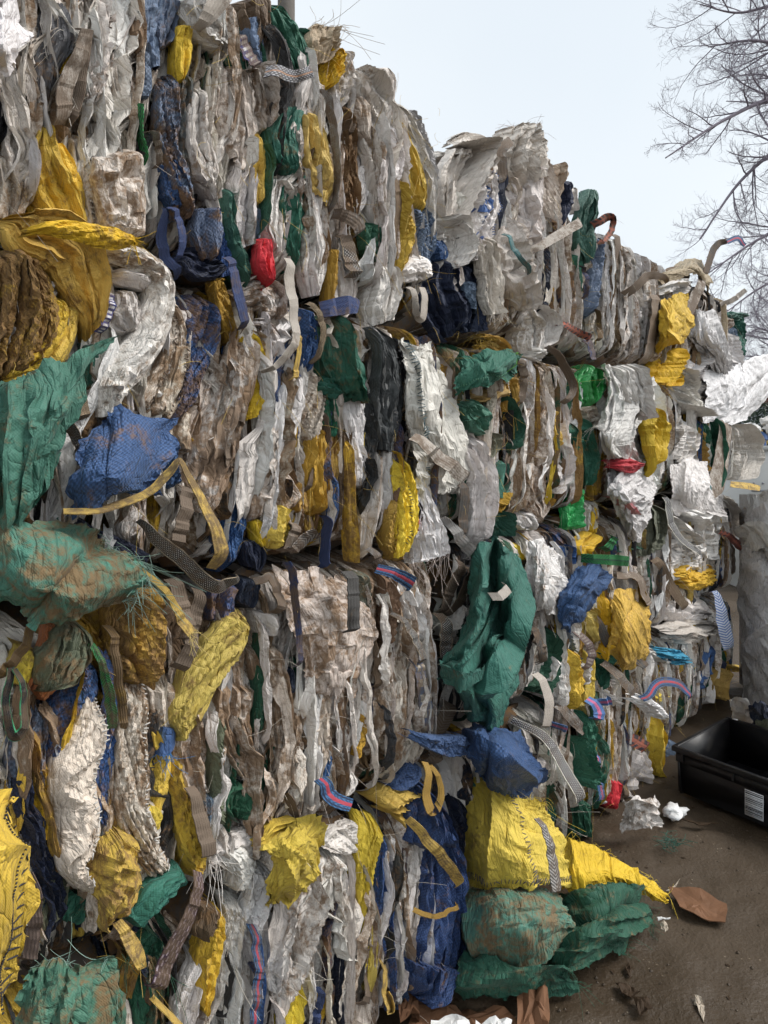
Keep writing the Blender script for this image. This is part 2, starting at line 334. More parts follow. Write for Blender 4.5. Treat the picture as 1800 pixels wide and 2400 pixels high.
# ---------------------------------------------------------------- buckled cloth library: inextensible sheets squeezed sideways until they fold
LNX, LNY, LASP = 49, 113, 2.5
def simulate_cloth(specs, seed=11):
    r = np.random.default_rng(seed); B = len(specs); f4 = np.float32
    g = lambda q: np.array([s[q] for s in specs], f4)[:, None, None]
    cx, cy, nmax, shr = g(0), g(1), g(2), g(3)
    X = None
    for lev, (nx, ny, iters) in enumerate(((25, 57, 260), (LNX, LNY, 110))):
        a = np.linspace(0, 1, nx, dtype=f4)[None, None, :]; b = np.linspace(0, LASP, ny, dtype=f4)[None, :, None]
        rx = (1/cx/(nx-1)); ry = (LASP/cy/(ny-1)); rd = np.sqrt(rx**2+ry**2)
        tgt = np.zeros((B, ny, nx, 3), f4); tgt[..., 0] = a+shr*(b/LASP-.5)*.3; tgt[..., 1] = b
        if X is None:
            X = tgt.copy()
            for i in range(B):
                o = r.random(8); k = specs[i][4]; aa, bb = np.broadcast_arrays(a[0], b[0])
                w = .30*bil(SM, aa*.3+o[0], bb*.14+o[1])+.10*bil(SM, aa*.6+o[2], bb*.3+o[3])
                amp = .30/k*math.sqrt(max(1/specs[i][0]**2-1, .05))
                X[i, ..., 2] = amp*np.sin(2*math.pi*(k*(aa+specs[i][5]*bb*.3)+w*k*.45+o[4]))*(1+.45*bil(SM, aa*.3+o[5], bb*.25+o[6]))
                X[i, ..., 2] += .35*amp*bil(SM, aa*.5+o[7], bb*.45+o[0])*math.sqrt(max(1/specs[i][1]-1, .02)/.1)
                X[i, ..., 1] += .01*bil(SM, aa*.4+o[3], bb*.4+o[1])
        else:
            ia = np.minimum(np.arange(ny)*.5, X.shape[1]-1.0001); ja = np.minimum(np.arange(nx)*.5, X.shape[2]-1.0001)
            i0 = ia.astype(int); fi = (ia-i0).astype(f4)[None, :, None, None]; j0 = ja.astype(int); fj = (ja-j0).astype(f4)[None, None, :, None]
            Y = X[:, i0]*(1-fi)+X[:, i0+1]*fi; X = Y[:, :, j0]*(1-fj)+Y[:, :, j0+1]*fj
            for i in range(B): X[i, ..., 2] += .003*bil(SM2, a[0]*.9+.1*i, b[0]*.9)
        def proj(P, Q, rest, st):
            d = Q-P; l = np.sqrt((d*d).sum(-1))+1e-7
            return (st*.5*(l-rest)/l)[..., None]*d
        Xp = X.copy()
        for it in range(iters):
            V = (X-Xp)*(.92 if it < iters*.6 else .5); Xp = X.copy(); X = X+V
            for st in (0, 1):
                c = proj(X[:, :, st:-1:2], X[:, :, st+1::2], rx, 1.0); X[:, :, st:-1:2] += c; X[:, :, st+1::2] -= c
                c = proj(X[:, st:-1:2], X[:, st+1::2], ry, 1.0); X[:, st:-1:2] += c; X[:, st+1::2] -= c
            for st in (0, 1):
                c = proj(X[:, st:-1:2, :-1], X[:, st+1::2, 1:], rd, .3); X[:, st:-1:2, :-1] += c; X[:, st+1::2, 1:] -= c
                c = proj(X[:, st:-1:2, 1:], X[:, st+1::2, :-1], rd, .3); X[:, st:-1:2, 1:] += c; X[:, st+1::2, :-1] -= c
            X[:, :, 1:-1] += (.05 if lev == 0 else .02)*(.5*(X[:, :, :-2]+X[:, :, 2:])-X[:, :, 1:-1])
            X[:, 1:-1] += (.10 if lev == 0 else .04)*(.5*(X[:, :-2]+X[:, 2:])-X[:, 1:-1])
            X[:, :, 0, 0] = tgt[:, :, 0, 0]; X[:, :, -1, 0] = tgt[:, :, -1, 0]
            X[:, 0, :, 1] = tgt[:, 0, :, 1]; X[:, -1, :, 1] = tgt[:, -1, :, 1]
            X[..., :2] += .0015*(tgt[..., :2]-X[..., :2])
            z = X[..., 2]; z *= .999; over = np.abs(z) > nmax; z[over] = np.sign(z[over])*(np.broadcast_to(nmax, z.shape)[over]*.5+np.abs(z[over])*.5)
    return X-tgt
#         squeeze x, squeeze y, depth, shear, folds, diagonal
LSPEC = [(.30, .97, .30, .0, 3.2, .0), (.34, .97, .28, .3, 3.6, .15), (.36, .96, .30, -.3, 2.8, -.15), (.42, .95, .28, .2, 2.6, .1), (.32, .96, .24, -.2, 4.2, .0),
         (.28, .98, .30, .2, 3.0, -.1), (.38, .94, .28, -.4, 3.4, .2), (.45, .93, .26, .4, 2.4, -.3), (.33, .97, .26, .1, 3.8, .1),
         (.70, .84, .16, .3, 2, .6), (.74, .78, .15, -.4, 1.8, -.8), (.66, .82, .16, .5, 1.5, 1.0),
         (.86, .92, .13, .3, 1.6, .6), (.88, .88, .12, -.4, 1.4, -.8), (.90, .92, .11, .2, 1.2, .6),
         (.55, .93, .22, .3, 2.0, .3), (.60, .90, .20, -.4, 1.7, -.4), (.52, .92, .22, .2, 1.6, .5)]
PLEAT, CRUMP, MILD, DRAPE = [0, 1, 2, 3, 4, 5, 6, 7, 8], [9, 10, 11], [12, 13, 14], [15, 16, 17]
import time as _t
_t0 = _t.time(); LIB = simulate_cloth(LSPEC); print('cloth', round(_t.time()-_t0, 1))
def lib_sample(i, A, Bq):
    """residuals (across, along, outwards) at A in 0..1 and Bq in lib lengths (mirrored beyond the ends)"""
    Bq = np.mod(Bq, 2*LASP); mb = Bq > LASP; Bq = np.where(mb, 2*LASP-Bq, Bq); A = np.mod(A, 2.0); ma = A > 1; A = np.where(ma, 2-A, A)
    x = np.clip(A*(LNX-1), 0, LNX-1.001); y = np.clip(Bq/LASP*(LNY-1), 0, LNY-1.001); j = x.astype(int); k = y.astype(int); fx = (x-j)[..., None]; fy = (y-k)[..., None]; M = LIB[i]
    R = M[k, j]*(1-fx)*(1-fy)+M[k, j+1]*fx*(1-fy)+M[k+1, j]*(1-fx)*fy+M[k+1, j+1]*fx*fy
    R[..., 0] = np.where(ma, -R[..., 0], R[..., 0]); R[..., 1] = np.where(mb, -R[..., 1], R[..., 1])
    return R
def buckle(U, V, W, L, kind, cu, rot=0.0):
    """fold residuals (across, along, outwards) in metres for a cloth W wide and L long, shown at library scale W/cu"""
    i = kind[rng.integers(len(kind))]; sc = W/cu; x = (U-.5)*W/sc; y = (V-.5)*L/sc
    c, s_ = math.cos(rot), math.sin(rot); fl = -1 if rng.random() < .5 else 1
    R = lib_sample(i, rng.random()+fl*(c*x+s_*y), rng.random()*LASP+(-s_*x+c*y))*sc
    a_, b_ = R[..., 0]*fl, R[..., 1]
    n = R[..., 2] if rng.random() < .6 else -R[..., 2]
    return c*a_-s_*b_, s_*a_+c*b_, n

def facets(U, V, nk, W, L):
    """stiff folded cloth: flat facets between a few lengthwise creases that wander"""
    nv, nu = U.shape; v = V[:, 0]; base = np.sort(np.concatenate([[0, 1], np.clip((np.arange(1, nk-1)+rng.normal(0, .28, nk-2))/(nk-1), .06, .94)]))
    K = base[None]+np.zeros((nv, 1)); Hh = np.zeros((nv, nk)); s = L/.35
    for q in range(nk):
        o = rng.random(4)
        if 0 < q < nk-1: K[:, q] += .09*bil(SM, v*.22*s+o[0], v*0+o[1])
        Hh[:, q] = rng.normal(0, .8)*(.5 if q in (0, nk-1) else 1)+.8*bil(SM, v*.25*s+o[2], v*0+o[3])
        if q in (0, nk-1): Hh[:, q] -= 1.0
    K = np.sort(K, axis=1)
    return np.stack([np.interp(U[i], K[i], Hh[i]) for i in range(nv)])
# ---------------------------------------------------------------- cloth builders
WPOS = {}
_mesh_from = mesh_from
def mesh_from(name, V, F, mat, parent=None, color=None, smooth=True, uv=None, origin=None):
    V = np.asarray(V, float); c = V.mean(0) if origin is None else np.asarray(origin, float)
    o = _mesh_from(name, V, F, mat, None, color, smooth, uv, c)
    WPOS[o.name] = c
    if parent is not None:
        o.parent = parent; o.location = Vector(c-WPOS[parent.name])
    return o
def empty(name, loc):
    o = bpy.data.objects.new(name, None); COL.objects.link(o); o.location = loc; o.empty_display_size = .1
    WPOS[o.name] = np.asarray(loc, float); return o
def rgba(c, dirt):
    c = C[c] if isinstance(c, str) else c
    j = 1+rng.normal(0, .10); g = sum(c)/3; f = abs(rng.normal(0, .10)); c = [x*(1-f)+g*f for x in c]; q = .35 if min(c) > .4 else 1; return (min(c[0]*j*(1+q*rng.normal(0, .03)), .9), min(c[1]*j*(1+q*rng.normal(0, .025)), .88), min(c[2]*j*(1+q*rng.normal(0, .05)), .88), float(np.clip(dirt, 0, 1)))

# columns of the stacks (x from, x to, how far the face stands back) and rows (z from, z to)
COLS = [(-.42, .885, 0.0), (.895, 1.90, 0.0), (1.99, 3.20, .06), (3.22, 4.50, .06), (4.52, 5.86, .07)]
ROWS = [(0.0, .762), (.798, 1.558), (1.602, 2.338), (2.378, 3.09)]
CW = ['leftmost', 'second', 'third', 'fourth', 'farthest']; RW = ['bottom', 'second', 'third', 'top']
BLOOK = {(0, 0): 'dark blue, green and yellow', (0, 1): 'yellow, blue and brown-stained', (0, 2): 'yellow, green and stained white', (0, 3): 'grey-white and yellow',
         (1, 0): 'dirty white with yellow and blue', (1, 1): 'brown-stained white', (1, 2): 'blue, yellow and stained white', (1, 3): 'grey-white, green and yellow',
         (2, 0): 'tightly packed dirty white', (2, 1): 'green, blue and white', (2, 2): 'green and brown-white', (2, 3): 'grey-white and navy',
         (3, 0): 'finely shredded multicoloured', (3, 1): 'yellow and white', (3, 2): 'torn white and yellow', (3, 3): 'thin grey-white',
         (4, 0): 'finely packed mixed', (4, 1): 'white and blue', (4, 2): 'white with torn film', (4, 3): 'tan and white'}
BALE = {}
for ci, (xa, xb, off) in enumerate(COLS):
    for ri, (za, zb) in enumerate(ROWS):
        e = empty('waste_bale', ((xa+xb)/2, off+.5, za))
        st = f'{RW[ri]} bale of the {CW[ci]} stack, {BLOOK[(ci, ri)]} bags' if ri != 1 and ri != 2 else f'{RW[ri]} bale from the ground in the {CW[ci]} stack, {BLOOK[(ci, ri)]} bags'
        tag(e, st, 'bale', 'bales stacked in a wall'); BALE[(ci, ri)] = e
def bale_at(x, z):
    ci = min(range(5), key=lambda i: 0 if COLS[i][0] <= x <= COLS[i][1] else min(abs(x-COLS[i][0]), abs(x-COLS[i][1])))
    ri = min(range(4), key=lambda i: 0 if ROWS[i][0] <= z <= ROWS[i][1] else min(abs(z-ROWS[i][0]), abs(z-ROWS[i][1])))
    return BALE[(ci, ri)]
def base_n(px): return np.where(np.asarray(px) > 1018, -.06, 0.0)

def strip_points(pts, k, a, out, belly, tuck, end, crum, edge_noise, lean, dens=1.0, fr=''):
    p = np.array([list(q)+[out] if len(q) == 3 else list(q) for q in pts], float)
    p[:, 2] *= .97
    if len(p) > 1:
        if 't' not in fr: p[0, :2] += (p[0, :2]-p[1, :2])*.10
        if 'b' not in fr: p[-1, :2] += (p[-1, :2]-p[-2, :2])*.10
    s = catmull(p, np.linspace(0, 1, 30)); n0 = s[:, 3]/100+base_n(s[:, 0])
    c3 = on_wall(s[:, 0], s[:, 1], n0); lm = np.linalg.norm(np.diff(c3, axis=0), axis=1).sum()
    tg = np.gradient(s[:, :2], axis=0); tg /= np.linalg.norm(tg, axis=1, keepdims=True)+1e-9; rt = np.stack([tg[:, 1], -tg[:, 0]], 1)
    e1_, e2_ = s[:, :2]-rt*s[:, 2:3]/2, s[:, :2]+rt*s[:, 2:3]/2
    wm = np.linalg.norm(on_wall(e1_[:, 0], e1_[:, 1], n0)-on_wall(e2_[:, 0], e2_[:, 1], n0), axis=1).mean()
    far = max(1.0, s[:, 0].mean()/900); res = .0062*far/dens
    nv = int(np.clip(lm/res, 10, 70)); nu = int(np.clip(wm/res*(1.9 if k >= 2 else 1.2), 9, 48))
    t = np.linspace(0, 1, nv); s = catmull(p, t); s[:, 2] = np.maximum(s[:, 2], 3)
    tg = np.gradient(s[:, :2], axis=0); tg /= np.linalg.norm(tg, axis=1, keepdims=True)+1e-9
    rt = np.stack([tg[:, 1], -tg[:, 0]], 1)
    o = rng.random(4)
    wl = .5*s[:, 2]*(1+edge_noise*bil(SM2, t*.3+o[0], t*0+o[1])); wr = .5*s[:, 2]*(1+edge_noise*bil(SM2, t*.3+o[2], t*0+o[3]))
    tp = 1-(0 if 't' in fr else rnd(.1, .5))*np.clip(1-t/.22, 0, 1)**1.5-(0 if 'b' in fr else rnd(.1, .95))*np.clip((t-.70)/.30, 0, 1)**1.3
    wl = wl*tp; wr = wr*tp
    A = s[:, :2]-rt*wl[:, None]; B = s[:, :2]+rt*wr[:, None]
    n0 = s[:, 3]/100+base_n(s[:, 0])
    PL = on_wall(A[:, 0], A[:, 1], n0); PR = on_wall(B[:, 0], B[:, 1], n0)
    u = np.linspace(0, 1, nu); U, V = np.meshgrid(u, t)
    P = PL[:, None]*(1-U[..., None])+PR[:, None]*U[..., None]
    side = np.abs(p[-1, 0]-p[0, 0]) > .8*np.abs(p[-1, 1]-p[0, 1]) and p[:, 2].mean() > 38
    if k >= 2 and side: kind, cu, rot = CRUMP+DRAPE[:1], 1.1, 1.2+rng.normal(0, .4)
    elif k >= 2: kind, cu, rot = PLEAT, np.clip(k/3.0, .6, 1.8), rng.normal(0, .12)
    elif crum >= 1.4: kind, cu, rot = CRUMP+DRAPE, .9, rng.normal(0, .5)
    elif k == 1: kind, cu, rot = DRAPE+[3, 7, 6, 2], .95, rng.normal(0, .2)
    else: kind, cu, rot = MILD+CRUMP, 1.1, rng.normal(0, .6)
    da, db, dn = buckle(U, V, wm, lm, kind, cu, rot); da, db = level(da, U, V), level(db, U, V)
    ee = np.abs(2*U-1)
    fc = facets(U, V, 4 if wm < .06 else 5, wm, lm)*min(wm*(.20 if k < 2 else .10), .025)
    ef = 1-.7*ee**5; da = da*ef; db = db*(1-.5*ee**4)
    d = dn*(1.3 if k >= 2 else 1.7)*(1-.45*ee**5)+fc+belly/100*(1-ee**2)*np.clip(np.sin(math.pi*V), 0, 1)**.6
    e1 = np.clip(1-V/.12, 0, 1)**1.5*(0 if 't' in fr else 1); e2 = np.clip((V-.90)/.10, 0, 1)**1.5*(0 if 'b' in fr else rng.choice([0, .5, 1]))
    d -= end*1.2/100*(e1+e2)
    acr = (PR-PL)/(np.linalg.norm(PR-PL, axis=1, keepdims=True)+1e-9); alo = np.gradient((PL+PR)/2, axis=0); alo /= np.linalg.norm(alo, axis=1, keepdims=True)+1e-9
    skew = rng.normal(0, .25)*wm
    P = P+da[..., None]*acr[:, None]+(db+skew*(U-.5)*np.clip((V-.5)*2, 0, 1))[..., None]*alo[:, None]
    P[..., 1] -= d
    # the side edges fold back sharply into the bale
    dep = min(.05, .013*tuck)
    Lb = [P[:, 0]+acr*q[0]+np.array([0, 1, 0])*q[1]*dep for q in ((.002, 1.0), (-.003, .35), (-.002, .06))]
    Rb = [P[:, -1]-acr*q[0]+np.array([0, 1, 0])*q[1]*dep for q in ((-.002, .06), (-.003, .35), (.002, 1.0))]
    if tuck > 2: P = np.concatenate([np.stack(Lb, 1), P, np.stack(Rb, 1)], 1)
    return P
def level(d, U, V):
    A_ = np.stack([np.ones(d.size), U.ravel(), V.ravel()], 1); c_, *_ = np.linalg.lstsq(A_, d.ravel(), rcond=None)
    return d-(A_@c_).reshape(d.shape)
def fringe(P, edge, n, length, color, parent, spread=.6, r=.0006, name='frayed_fibres'):
    E = {'b': (P[-1], P[-2]), 't': (P[0], P[1]), 'l': (P[:, 0], P[:, 1]), 'r': (P[:, -1], P[:, -2])}[edge]
    lines = []
    for _ in range(n):
        x = rng.random()*(len(E[0])-1); i = int(x); f = x-i
        p = E[0][i]*(1-f)+E[0][i+1]*f; d = p-(E[1][i]*(1-f)+E[1][i+1]*f); d = d/(np.linalg.norm(d)+1e-9)
        d = d+rng.normal(0, spread, 3)*np.array([1, .7, 1]); d /= np.linalg.norm(d); L = length*rnd(.35, 1.3)
        t = np.linspace(0, 1, 6)[:, None]; bend = rng.normal(0, .55, 3)+np.array([0, -.1, -.8])
        lines.append(p-d*.004+d*L*t+bend*L*t*t+rng.normal(0, .5, 3)*L*t**3)
    o = tubes(name, lines, r, M_THREAD, parent, color+(1,)); o['kind'] = 'stuff'; return o
def stitches(P, u0, color, step=.011, half=.0065, parent=None, zig=.35, v0=0, v1=1):
    nv, nu, _ = P.shape; N = normals(P); j = int(np.clip(round(u0*(nu-1)), 1, nu-2))
    seg = np.linalg.norm(np.diff(P[:, j], axis=0), axis=1); Lc = np.concatenate([[0], np.cumsum(seg)])
    items = []
    for q, l in enumerate(np.arange(Lc[-1]*v0+step, Lc[-1]*v1, step)):
        x = np.interp(l, Lc, np.arange(nv)); i = min(int(x), nv-2); f = x-i
        c = P[i, j]*(1-f)+P[i+1, j]*f; n = N[i, j]
        tv = P[i+1, j]-P[i, j]; tv = tv/(np.linalg.norm(tv)+1e-9); ac = np.cross(n, tv); ac /= np.linalg.norm(ac)+1e-9
        ac = ac+tv*zig*(1 if q % 2 else -.2); ac /= np.linalg.norm(ac)
        items.append((c+n*.002, ac*half, np.cross(n, ac)*.0011, n*.0011))
    if items:
        return boxes('stitching', items, M_THREAD, parent, color+(1,))

XB = {(2, 1): (2.12, 3.20), (2, 3): (2.09, 3.20)}; CORE_X = {(2, 3): (2.5, 3.2), (1, 3): (.895, 1.55)}
def bag(c, dirt, pts, k=2, a=1.6, out=4, belly=0, tuck=3.5, end=5, crum=.9, en=.13, lean=.25, mat=None, name=None, thing=None, fr='', frn=40, frl=.05, frc=None, st=None, dens=1.0, label=None):
    if not thing: out = out*.34 if out < 16 else out
    elif out < 13: out = out*.65; belly = belly*.7
    P = strip_points(pts, k, a, out, belly, tuck, end, crum, en, lean, dens, fr)
    mat = mat or (M_CHECK if c in 'BN' else M_WOVEN)
    mid = P.reshape(-1, 3).mean(0)
    if thing:
        o = sheet(thing[0], P, mat, None, rgba(c, dirt)); tag(o, thing[1], thing[2])
    else:
        o = sheet(name or ('folded_bag' if k else 'crumpled_bag'), P, mat, bale_at(mid[0], mid[2]), rgba(c, dirt))
        o['label'] = label or f"{CNAME[c]} {'folded' if k else 'crumpled'} bag cloth"
    for e in fr:
        if frn: fringe(P, e, frn, frl, frc or tuple(min(1, x*1.1) for x in C[c]), o)
    for s in (st or []):
        stitches(P, s[0], s[1], *(s[2:] if len(s) > 2 else ()), parent=o)
    return o, P
def strap(kind, pts, out=7, dirt=.3, thing=None, curl=.5, end=2.5, frayed=0, fr=None):
    if not thing and out < 15: out = out*.6+1.2
    dirt += .26
    pts = [(q[0], q[1], q[2]*.76)+tuple(q[3:]) for q in pts]
    p = np.array([list(q)+[out] if len(q) == 3 else list(q) for q in pts], float)
    Lpx = np.linalg.norm(np.diff(p[:, :2], axis=0), axis=1).sum(); nv = int(np.clip(Lpx/6, 8, 60)); nu = 6
    t = np.linspace(0, 1, nv); s = catmull(p, t); s[:, 2] = np.maximum(s[:, 2], 3)
    tg = np.gradient(s[:, :2], axis=0); tg /= np.linalg.norm(tg, axis=1, keepdims=True)+1e-9; rt = np.stack([tg[:, 1], -tg[:, 0]], 1)
    n0 = s[:, 3]/100+base_n(s[:, 0]); o = rng.random(3)
    tw = .012*bil(SM, t*.25+o[0], t*0+o[1])*curl*2
    A = s[:, :2]-rt*s[:, 2:3]/2; B = s[:, :2]+rt*s[:, 2:3]/2
    PL = on_wall(A[:, 0], A[:, 1], n0+tw); PR = on_wall(B[:, 0], B[:, 1], n0-tw)
    u = np.linspace(0, 1, nu); P = PL[:, None]*(1-u[None, :, None])+PR[:, None]*u[None, :, None]
    P[..., 1] -= (.004*curl*(1-(2*u-1)**2))[None]+(.006*bil(SM2, t*.5+o[2], t*0))[:, None]
    e1 = np.clip(1-t/.12, 0, 1)**2+np.clip((t-.88)/.12, 0, 1)**2*(0 if fr else 1); P[..., 1] += (end/100*e1)[:, None]
    W = np.linalg.norm(PR-PL, axis=1).mean(); ln = np.concatenate([[0], np.cumsum(np.linalg.norm(np.diff(P[:, nu//2], axis=0), axis=1))])/max(W, .005)
    uv = np.stack(np.broadcast_arrays(u[None, :], ln[:, None]), -1)
    # a band with real thickness
    N = normals(P); th = .0022
    Pc = np.concatenate([P, (P-N*th)[:, ::-1], P[:, :1]], 1); uvc = np.concatenate([uv, uv[:, ::-1], uv[:, :1]], 1)
    mid = P.reshape(-1, 3).mean(0); col = (1, 1, 1, float(np.clip(dirt+rng.normal(0, .08), 0, 1)))
    if thing:
        ob = sheet(thing[0], Pc, STR[kind], None, col, uvc); tag(ob, thing[1], thing[2])
    else:
        ob = sheet('webbing_strap', Pc, STR[kind], bale_at(mid[0], mid[2]), col, uvc)
        ob['label'] = STR[kind].name.replace('strap_', '').replace('_', ' ')+' webbing strap'
    if fr: fringe(P, 'b', 14, .03, fr, ob)
    return ob, P
def patch(c, dirt, rows, mode='w', k=3, a=1.2, crum=1.2, thing=None, mat=None, dens=1.0, along='v', fr='', fa=1.0, frn=60, frl=.06, frc=None, st=None, name='crumpled_bag', n=None, label=None, parent=None, edge_noise=.012):
    R = np.array(rows, float)
    if mode == 'w': Q = on_wall(R[..., 0], R[..., 1], R[..., 2]/100+base_n(R[..., 0]))
    elif mode == 'z': Q = on_level(R[..., 0], R[..., 1], R[..., 2])
    else: Q = R
    lu = np.linalg.norm(np.diff(Q, axis=1), axis=2).sum(1).mean(); lv = np.linalg.norm(np.diff(Q, axis=0), axis=2).sum(0).mean()
    res = .0075/dens
    nu = int(np.clip(lu/res, 10, 90)); nv = int(np.clip(lv/res, 10, 90))
    G = catmull(Q, np.linspace(0, 1, nv)); G = np.swapaxes(catmull(np.swapaxes(G, 0, 1), np.linspace(0, 1, nu)), 0, 1)
    U, V = np.meshgrid(np.linspace(0, 1, nu), np.linspace(0, 1, nv)); N = normals(G); o = rng.random(6)
    rot = (rng.normal(0, .25) if along == 'v' else math.pi/2+rng.normal(0, .25)) if k >= 3 else rng.normal(0, .6)
    kind, cu = ((DRAPE+[7], k/2.6) if k >= 3 else (MILD, lu/.6) if crum >= 3 else (CRUMP+MILD[:1], lu/.30) if crum >= 1.6 else (MILD, lu/.42))
    da, db, dn = buckle(U, V, lu, lv, kind, max(cu, .5), rot); da, db = level(da, U, V), level(db, U, V)
    Tu = np.gradient(G, axis=1); Tu /= np.linalg.norm(Tu, axis=2, keepdims=True)+1e-9; Tv = np.gradient(G, axis=0); Tv /= np.linalg.norm(Tv, axis=2, keepdims=True)+1e-9
    re_ = np.maximum(np.abs(2*U-1), np.abs(2*V-1))**5; da = da*(1-.75*re_); db = db*(1-.75*re_); dn = dn*(1-.5*re_)
    P = G+N*(dn*.95*fa)[..., None]+Tu*da[..., None]+Tv*db[..., None]
    rim = np.clip((np.maximum(np.abs(2*U-1), np.abs(2*V-1))-.75)/.25, 0, 1)
    P = P+(rim*edge_noise)[..., None]*np.stack([bil(SM2, U*.7+o[4], V*.7), bil(SM2, U*.7, V*.7+o[5]), bil(SM2, U*.7+o[5], V*.7+o[4])], -1)
    if mode == 'z': P[..., 2] = np.maximum(P[..., 2], .006)
    mat = mat or (M_CHECK if c in 'BN' else M_WOVEN)
    if thing: ob = sheet(thing[0], P, mat, None, rgba(c, dirt)); tag(ob, thing[1], thing[2])
    else:
        mid = P.reshape(-1, 3).mean(0); ob = sheet(name, P, mat, parent or bale_at(mid[0], mid[2]), rgba(c, dirt)); ob['label'] = label or f"{CNAME[c]} crumpled bag cloth"
    for e in fr: fringe(P, e, frn, frl, frc or tuple(min(1, x*1.1) for x in C[c]), ob)
    for s in (st or []): stitches(P if s[0] >= 0 else np.swapaxes(P, 0, 1), abs(s[0]), s[1], *(s[2:] if len(s) > 2 else ()), parent=ob)
    return ob, P

# ---------------------------------------------------------------- the stacked bales: core and packed folds
PAL = {0: 'DDUUVVYOGBNKHHZ', 1: 'DDDDUUUVVWYOGBKNHZ', 2: 'DDDUUUVVGEBNYKHZ', 3: 'DDUUUVVVWYAGBNKHZ', 4: 'UUVVDWYGBNKXH'}
PALX = {(0, 0): 'NNKKGBHOYDZ', (0, 1): 'NBKODDUZYH', (0, 2): 'YODDUGVUZ', (0, 3): 'UUVUDUVDKH', (1, 0): 'DDDUUVVDUBYN', (1, 1): 'DDDDUDUDDVZG', (1, 2): 'BDDDUNOYHKZUD',
        (1, 3): 'UUVUDUVUDGYF', (2, 1): 'DUVGKNBYHGD', (2, 2): 'DDUGDUGZYDO', (2, 3): 'UUVUDUNUV', (3, 3): 'UUXUDUUVQ', (3, 2): 'DUVWZGYUD', (3, 0): 'DUVUDGBYUDQ', (4, 3): 'UXUVXGK', (4, 0): 'UVDGBYKUQ'}
DD = dict(D=.50, U=.36, V=.27, W=.12, Y=.42, O=.55, G=.4, B=.45, N=.35, K=.4, H=.4, Z=.5, X=.4, A=.35, E=.35, F=.4, T=.4, M=.4, Q=.3)
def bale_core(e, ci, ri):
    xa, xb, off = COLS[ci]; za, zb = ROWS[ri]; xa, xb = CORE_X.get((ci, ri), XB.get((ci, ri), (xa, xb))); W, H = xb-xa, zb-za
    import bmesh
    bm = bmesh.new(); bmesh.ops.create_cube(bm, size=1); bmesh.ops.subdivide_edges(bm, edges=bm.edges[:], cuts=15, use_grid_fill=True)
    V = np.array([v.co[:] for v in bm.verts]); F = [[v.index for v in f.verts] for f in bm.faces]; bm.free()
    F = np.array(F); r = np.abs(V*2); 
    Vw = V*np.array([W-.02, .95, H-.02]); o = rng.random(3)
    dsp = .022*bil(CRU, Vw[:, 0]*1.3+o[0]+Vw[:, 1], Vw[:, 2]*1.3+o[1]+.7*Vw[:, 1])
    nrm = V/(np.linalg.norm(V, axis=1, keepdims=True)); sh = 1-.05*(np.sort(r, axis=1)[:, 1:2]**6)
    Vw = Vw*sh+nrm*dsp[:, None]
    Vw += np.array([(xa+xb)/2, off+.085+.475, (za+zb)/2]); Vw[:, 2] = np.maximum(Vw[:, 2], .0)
    me = mesh_from('packed_core', Vw, F, M_CORE, e, (.13, .11, .095, .5))  # core coloured dark so the crevices between folds read as shaded
def pleat(e, ci, ri, s0, zc, W, H, k, A, col, dirt, nbase, rag=.02, lean=.3, slant=0.0, wob=.15):
    xa, xb, off = COLS[ci]; za, zb = ROWS[ri]
    far = 1.0 if ci < 2 else (1.25 if ci == 2 else 1.6)
    nv = int(np.clip(H/(.018*far), 8, 40)); nu = int(np.clip(W/(.0042*far), 7, 34))
    U, V = np.meshgrid(np.linspace(0, 1, nu), np.linspace(0, 1, nv)); o = rng.random(8)
    da, db, dn = buckle(U, V, W, H, PLEAT+DRAPE+CRUMP[:1], np.clip(k/3.0, .45, 1.8), rng.normal(0, .16)); da, db = level(da, U, V), level(db, U, V)
    wv = (rnd(.25, .6)+rnd(.4, .7)*np.sin(math.pi*np.clip(V, .02, .98))**.7)*(1+.24*bil(SM2, V*.35*H/.4+o[0], V*0+o[1]))
    for _p in range(rng.integers(0, 3)):
        pv = rnd(.15, .85); wv *= 1-.45*np.exp(-((V-pv)/.07)**2)
    cs = wob*W*(bil(SM, V*.35*H/.4+o[2], V*0+o[3])+.35*bil(SM2, V*.9*H/.4+o[3], V*0+o[2]))+slant*(V-.5)*H
    S = s0+cs+((U-.5)*W+da)*wv+lean*dn
    Z = zc+(.5-V)*H-db+rag*bil(SM2, U*W*4+o[6], V*0+o[7])*np.abs(2*V-1)**3
    n = nbase+dn*rnd(.85, 1.3)+facets(U, V, 4, W, H)*.011-.03*np.abs(2*V-1)**8+.010*bil(SM, U*.2+o[5], V*H*.5+o[0])
    ds = np.clip(np.abs(2*(S-(xa+xb)/2)/(xb-xa)), 0, 1.15); dz = np.clip(np.abs(2*(Z-(za+zb)/2)/(zb-za)), 0, 1.15)
    n = n-.06*ds**8-.15*dz**14
    if ri == 3: n = n-1.1*np.clip(Z-(zb-.06), 0, .3)**1.6
    if ci == 1 and ri == 3:
        t_ = np.clip((S-1.60)/.30, 0, 1.2); n = n-.10*t_**2; Z = za+(Z-za)*(1-.60*t_**2.4)
    if ri == 0: Z = np.maximum(Z, .003)
    P = np.stack([S, off-n, Z], -1)
    return sheet('folded_bag', P, M_CHECK if col in 'BN' else M_WOVEN, e, rgba(col, dirt))
